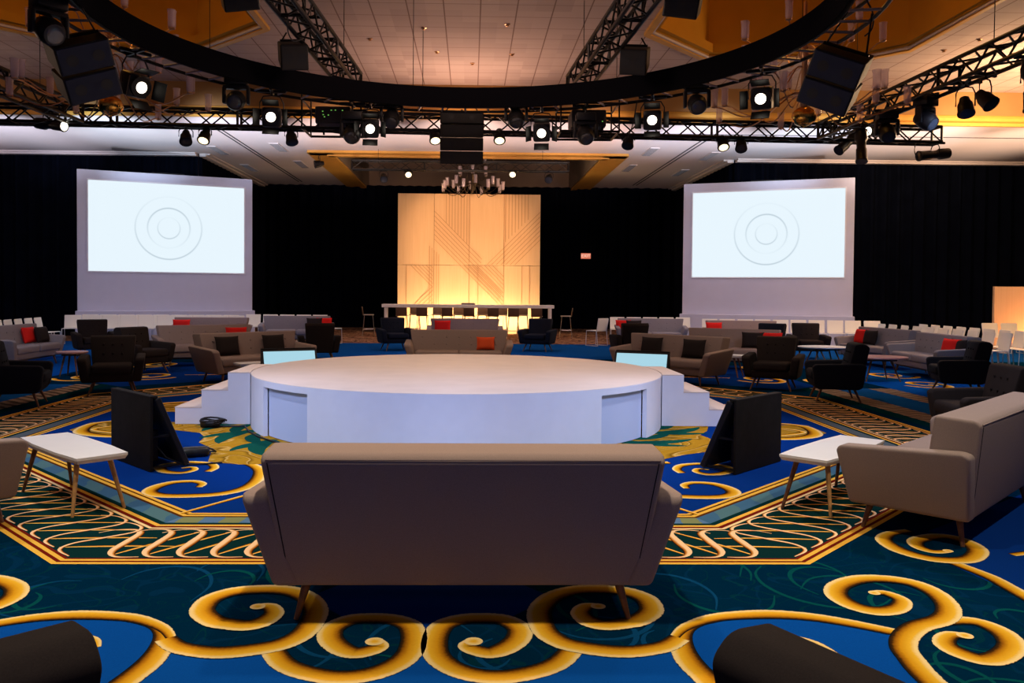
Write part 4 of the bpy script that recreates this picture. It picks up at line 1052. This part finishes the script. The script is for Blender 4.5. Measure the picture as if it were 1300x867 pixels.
def stage_lamp(kind, loc, yw, pt, on, label, drop=.34, small=False, spot=None):
    """loc: centre of the housing; yaw 0 = toward the camera, pitch>0 = down"""
    nm = {'par': 'par_lamp', 'fres': 'fresnel_lamp', 'prof': 'profile_lamp', 'head': 'moving_head_lamp'}[kind]
    t = thing(nm, label, 'stage lamp', loc, yw, 'stage lamps')
    lm = (LENS_SM if small else LENS_ON) if on else LENS_OFF; sfx = 'on' if on else 'off'
    rot = (pt, 0, 0)
    if kind == 'par':
        h_ = mobj('housing', cached('par', par_body), t, rot); mobj('lens', cached('parl'+sfx+str(small), lambda: par_lens(lm)), h_); yk = (.135, drop)
    elif kind == 'fres':
        h_ = mobj('housing', cached('fres', fres_body), t, rot); mobj('lens', cached('fresl'+sfx, lambda: fres_lens(lm)), h_); yk = (.19, drop)
        for k_ in range(4): mobj('barn_door', cached('barn%d' % k_, lambda: barn(k_)), h_)
    elif kind == 'prof':
        h_ = mobj('housing', cached('prof', prof_body), t, rot); mobj('lens', cached('profl'+sfx, lambda: prof_lens(lm)), h_); yk = (.135, drop)
    else:
        h_ = mobj('housing', cached('head', head_body), t, rot); b_ = mobj('yoke', cached('hbase', head_base), t); mobj('lens', cached('headl'+sfx, lambda: par_lens(lm)), h_, None, (0, -.02, 0)); yk = None
    if yk: mobj('yoke', cached('yoke%g_%g' % yk, lambda: yoke_me(*yk)), t); mobj('clamp', cached('cl%g' % drop, lambda: clamp_me(drop)), t)
    else:
        dh = max(.40, drop)
        def pole():
            b = V(); rod(b, (0, 0, .34), (0, 0, dh+.02), .018, seg=6); box(b, (0, 0, dh), (.05, .46, .05), .01, 1); box(b, (0, 0, dh), (.46, .05, .05), .01, 1); return mk(b, BLK, False)
        mobj('clamp', cached('clh%g' % dh, pole), t)
    return t
LAMPS = [  # kind, x, y, z, turn, tilt, lit
 ('par', -5.62, 17.11, 4.69, 0.3, 0.9, 0, 'small unlit lamp under the long truss above the left screen'),
 ('par', -5.24, 17.13, 4.73, -0.1, 0.95, 1, 'small lit lamp beside the unlit one above the left screen'),
 ('par', -3.51, 17.22, 4.74, 0.5, 1.1, 0, 'small unlit lamp under the truss between two lit lamps, left'),
 ('par', -0.57, 17.38, 4.83, 0.2, 0.95, 1, 'small lit lamp just left of the central speaker'),
 ('par', 0.78, 17.45, 4.86, 0, 0.95, 1, 'small lit lamp just right of the central speaker'),
 ('par', 3.52, 17.6, 4.81, -0.4, 1.0, 0, 'small unlit lamp right of the projector cradle'),
 ('par', 5.56, 17.7, 4.82, 0, 0.95, 1, 'small lit lamp above the left edge of the right screen'),
 ('par', 5.97, 17.72, 4.79, -0.3, 0.9, 0, 'small unlit lamp beside the lit one above the right screen'),
]
for kd, x, y, z, yw, pt, on, lb in LAMPS: stage_lamp(kd, (x, y, z), yw, pt, on, lb, round(ZT-.165-z, 2), True)
RL = [
 ('fres', -3.08, 13.74, 4.42, 0.15, 0.18, 1, 'big lit fresnel lamp under the ring, left of the projector'),
 ('fres', -1.58, 14.67, 4.44, 0.1, 0.25, 1, 'big lit fresnel lamp under the ring, right of the left projector'),
 ('fres', 1.44, 14.78, 4.43, -0.1, 0.3, 1, 'big lit fresnel lamp with open doors right of the central speaker'),
 ('fres', 3.2, 13.79, 4.46, -0.25, 0.18, 1, 'big lit fresnel lamp under the ring, right of the right projector'),
 ('fres', 4.42, 12.06, 4.44, -0.45, 0.25, 1, 'big lit fresnel lamp below the ring by the right chandelier'),
 ('fres', -4.42, 11.57, 4.39, 0.9, 0.35, 1, 'lit fresnel lamp turned sideways below the ring by the left chandelier'),
 ('head', -3.53, 13.29, 4.59, 0.1, 0.4, 0, 'black moving head lamp under the ring above the left screen'),
 ('head', -1.22, 14.8, 4.65, 0, 0.7, 0, 'black moving head lamp under the ring, left of the central speaker'),
 ('head', 0.99, 14.89, 4.7, 0, 0.7, 0, 'black moving head lamp under the ring, right of the central speaker'),
 ('head', 3.77, 13.17, 4.6, -0.1, 0.5, 0, 'black moving head lamp under the ring above the right screen'),
 ('head', -1.88, 14.56, 4.32, 0, 0.6, 0, 'moving head lamp hanging below the left projector cradle'),
 ('head', 2.18, 14.49, 4.34, 0, 0.6, 0, 'moving head lamp hanging below the right projector cradle'),
]
for kd, x, y, z, yw, pt, on, lb in RL: stage_lamp(kd, (x, y, z), yw, pt, on, lb, round(max(.26, 4.84-z), 2))
# side trusses and ends
SL = [
 ('prof', 7.85, 16.2, -.35, 1.15, 0, 'long profile lamp tilted down where the trusses meet at right'),
 ('head', 7.75, 15.0, -.2, .7, 0, 'moving head lamp on the right side truss, farthest back'),
 ('head', 7.85, 13.9, .5, .6, 0, 'moving head lamp on the right side truss, fourth from back'),
 ('par', 7.9, 12.85, -.3, 1.1, 0, 'unlit lamp pointing down under the middle of the right side truss'),
 ('par', 7.9, 12.35, .4, .8, 0, 'unlit lamp tilted outward on the right side truss'),
 ('prof', 7.95, 11.4, -.2, 1.45, 0, 'profile lamp hanging straight down near the right photo edge'),
 ('head', -7.85, 13.6, 0, .9, 0, 'moving head lamp under the left side truss'),
]
for kd, x, y, yw, pt, on, lb in SL: stage_lamp(kd, (x, y, ZT-.165-.36), yw, pt, on, lb, .36)
p = Vector((10.31, 17.95, 4.66)); stage_lamp('prof', p, -1.45, .12, 0, 'profile lamp lying level under the right end of the long truss', round(ZT-.165-p.z, 2))
p = Vector((8.34, 17.8, 4.89)); stage_lamp('prof', p, -1.1, .6, 0, 'slanting profile lamp under the long truss near the right chandelier', round(ZT-.165-p.z, 2))
p = Vector((9.01, 17.7, 5.11)); stage_lamp('prof', p, -1.2, .1, 1, 'lit profile lamp lying along the right part of the long truss', .26)
p = Vector((-8.27, 16.9, 4.87)); stage_lamp('prof', p, 1.2, .15, 1, 'lit profile lamp lying along the left part of the long truss', .26)
for x, y, z, yw, on, lb in ((-2.6, 26.6, 5.2, 0.22, 0, 'unlit lamp on the small far truss, left end'), (-1.82, 26.6, 5.36, 0.16, 1, 'lit lamp on the small far truss, left of the chandelier'), (1.52, 26.6, 5.4, -0.11, 1, 'lit lamp on the small far truss, right of the chandelier'), (2.68, 26.6, 5.24, -0.2, 0, 'unlit lamp on the small far truss, right end')):
    stage_lamp('par', (x, y, z), yw, .6, on, lb, round(5.44-z, 2), True)
stage_lamp('head', Vector((-4.61, 9.6, 4.52)), .9, .5, 0, 'moving head lamp by the ring at the top left corner', .30)
p = Vector((-4.81, 27.5, 5.54))
stage_lamp('par', (p.x, p.y, ZL-.36), -1.2, .2, 0, 'small black lamp fixed to the pale ceiling left of the recess', .34, True)

# ------------------------------------------------------------------ SPEAKERS, PROJECTORS
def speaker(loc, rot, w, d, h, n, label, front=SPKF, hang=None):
    t = thing('loudspeaker', label, 'loudspeaker', loc, 0, 'hanging loudspeakers'); t.rotation_euler = rot
    for i in range(n):
        z = h/2-(i+.5)*h/n
        b = V(); prism(b, [(-d/2, z-h/n*.48), (d/2, z-h/n*.36), (d/2, z+h/n*.36), (-d/2, z+h/n*.48)], -w/2, w/2, .012, 1); c = obj('cabinet', b, SPKB, t)
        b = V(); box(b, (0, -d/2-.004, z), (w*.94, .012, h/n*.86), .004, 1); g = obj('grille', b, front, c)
        for s in (-.24, .24):
            b = V(); lathe(b, [(.12*h/n*1.6, -d/2-.016), (.09*h/n*1.6, -d/2-.012), (.05*h/n*1.6, -d/2-.011)], 16, axis='y', c=(s*w, 0, z), cap=True); obj('driver', b, BLK, c, True)
    b = V()
    for s in (-1, 1): rod(b, (s*w*.4, 0, h/2-.01), (s*w*.2, 0, h/2+(hang or .48)), .012, seg=5)
    rod(b, (-w*.45, 0, h/2), (w*.45, 0, h/2), .02, seg=6); 
    if n == 4: rod(b, (0, -.2, h/2), (0, .9, h/2), .03, seg=6)
    obj('rigging', b, TRUSS, t)
    return t
speaker((.0, 16.85, 4.68), (.10, 0, 0), .86, .55, 1.05, 4, 'black hanging speaker array in the centre above the wood wall', SPKB, .2)
speaker((-4.46, 10.1, 4.26), (.55, -.38, .55), .62, .50, .72, 2, 'blue-lit black speaker pair hanging from the ring at upper left')
speaker((4.72, 10.3, 4.30), (.55, .42, -.45), .62, .50, .72, 2, 'blue-lit black speaker pair hanging from the ring at upper right')
speaker((-2.62, 13.2, 5.30), (.5, -.1, .3), .42, .42, .42, 1, 'black speaker under the left inner truss above the ring', SPKB, .12)
speaker((2.78, 13.2, 5.30), (.5, .1, -.3), .42, .42, .42, 1, 'black speaker under the right inner truss above the ring', SPKB, .12)
speaker((-2.85, 11.0, 5.42), (.4, -.2, .3), .45, .4, .34, 1, 'black speaker at the top photo edge, left inner truss', SPKB, .1)
speaker((2.98, 11.0, 5.42), (.4, .2, -.3), .45, .4, .34, 1, 'black speaker at the top photo edge, right inner truss', SPKB, .1)
def projector(x, y, z, label):
    t = thing('projector', label, 'projector', (x, y, z), 0, 'ceiling projectors')
    b = V(); box(b, (0, 0, 0), (.62, .60, .30), .02, 2); box(b, (.05, -.302, .0), (.46, .01, .22), .004, 1); bo = obj('body', b, mat('projector casing', (.022, .02, .022), .5), t)
    for i in range(7):
        b = V(); box(b, (random.uniform(-.2, .26), -.312, random.uniform(-.09, .1)), (.022, .008, .014)); obj('indicator', b, LEDG, bo)
    b = V(); lathe(b, [(.09, .30), (.10, .36), (.10, .44), (.07, .44)], 14, axis='y'); obj('lens', b, BLK, t, True)
    b = V(); w, d, zb = .52, .42, -.26
    P4 = [(-w, -d), (w, -d), (w, d), (-w, d)]
    for i in range(4):
        (x0, y0), (x1, y1) = P4[i], P4[(i+1) % 4]; rod(b, (x0, y0, zb), (x1, y1, zb), .022, seg=6); rod(b, (x0, y0, .24), (x1, y1, .24), .018, seg=6); rod(b, (x0, y0, zb), (x0, y0, .42), .016, seg=6)
    rod(b, (-w, -d, zb), (w, d, zb), .014, seg=6); rod(b, (-.25, -.25, zb), (-.25, -.25, -.15), .02, seg=6); rod(b, (.25, .25, zb), (.25, .25, -.15), .02, seg=6)
    rod(b, (.25, -.25, zb), (.25, -.25, -.15), .02, seg=6); rod(b, (-.25, .25, zb), (-.25, .25, -.15), .02, seg=6)
    obj('cradle', b, TRUSS, t)
projector(-2.28, 15.2, 4.72, 'black projector with green lights in a cradle left under the ring')
projector(2.30, 15.2, 4.72, 'black projector in a cradle right under the ring')
# loose cables on the rigging
def cable(pts, label, r=.010):
    b = V(); P = catmull([tuple(p) for p in pts], 6); tube(b, P, r, 6); o = obj('rigging_cable', b, BLK, smooth=True); tag(o, label, 'cable', 'loose rigging cables')
cable([Vector((-2.33, 11.5, 5.32)), Vector((-2.39, 11.8, 5.22)), Vector((-2.36, 12.0, 5.15)), Vector((-2.28, 12.2, 5.24))], 'black cable loop hanging left of the left inner truss')
cable([Vector((4.86, 9.8, 5.08)), Vector((4.94, 9.8, 4.92)), Vector((4.98, 9.9, 4.78)), Vector((4.94, 10.0, 4.72))], 'black cable loop beside the ring at the top right')
cable([(2.80, 14.80, 4.48), (2.82, 14.75, 4.36), (2.9, 14.6, 4.28), (3.0, 14.5, 4.5), (3.02, 14.2, 4.86)], 'thin cable drooping from the right projector')
cable([Vector((9.86, 17.9, 4.96)), Vector((9.83, 17.9, 4.72)), Vector((9.92, 17.9, 4.51)), Vector((10.07, 17.9, 4.6))], 'thin cable loop left of the level profile lamp')
cable([(-8.9, 16.6, 4.9), (-8.5, 16.4, 4.75), (-8.0, 16.5, 4.9)], 'short cable drooping under the left part of the long truss')

# ------------------------------------------------------------------ CHANDELIERS
def chandelier(x, y, z, label, R1=1.58, n1=14, R2=1.2, n2=10, top=ZC+1.7, sc=1.0, ball=True, group='brass chandeliers', shade_m=GLASS, BRASSD=BRASSD):
    t = thing('chandelier', label, 'chandelier', (x, y, z), 0, group)
    b = V(); lathe(b, [(.02, 0), (.05, .05), (.04, .1), (.07, .16), (.05, .9), (.09, 1.0), (.04, 1.2), (.03, 1.9)], 16); rod(b, (0, 0, 1.9), (0, 0, top-z), .012); obj('stem', b, BRASSD, t, True)
    b = V(); 
    if ball:
        lathe(b, [(.004, -.21), (.02, -.15), (.035, -.13)]+[(.20*math.sin(q), -.02+.0-.13*0+.13-.17*math.cos(q)-.13) for q in [PI*(i+1)/12 for i in range(11)]]+[(.03, .17)], 24)
        obj('ball', b, BRASS, t, True)
    else: b.free()
    def arm(R, a, z0, z1, sag):
        b = V(); pts = []
        for q in range(13):
            u = q/12; r_ = .05+(R-.05)*u; zz = z0+(z1-z0)*u-sag*math.sin(PI*min(1, u*1.05))+.18*math.sin(PI*u*2)*(1-u); pts.append((r_*math.cos(a), r_*math.sin(a), zz))
        tube(b, pts, .011*sc, 6); lathe(b, [(.008, z1-.02), (.05, z1+.0), (.055, z1+.012), (.012, z1+.02), (.012, z1+.07)], 10, c=(R*math.cos(a), R*math.sin(a), 0)); A = obj('arm', b, BRASSD, t, True)
        b = V(); lathe(b, [(.045, z1+.015), (.058, z1+.05), (.058, z1+.24), (.07, z1+.30)], 12, c=(R*math.cos(a), R*math.sin(a), 0), cap=False); obj('glass_shade', b, shade_m, A, True)
    for i in range(n1): arm(R1*(1 if i % 2 else .82)*sc, 2*PI*i/n1+.1, .35, (.08 if i % 2 else .24), .22)
    for i in range(n2): arm(R2*(1 if i % 2 else .8)*sc, 2*PI*i/n2+.3, 1.1, (1.15 if i % 2 else 1.35), .25)
    for i in range(6): arm(.75*sc*(R1/1.58), 2*PI*i/6+.5, .8, .62, .2)
    return t
cA = chandelier(-5.80, 14.0, 4.65, 'brass chandelier with glass cylinders hanging under the left orange coffer')
cB = chandelier(5.82, 14.0, 4.62, 'brass chandelier with glass cylinders hanging under the right orange coffer')
chandelier(.25, 29.4, 5.05, 'dark far chandelier with small glass shades above the wood wall', R1=1.1, n1=16, R2=.75, n2=10, top=7.2, ball=False, BRASSD=mat('dark bronze', (.05, .035, .02), .4, .7))
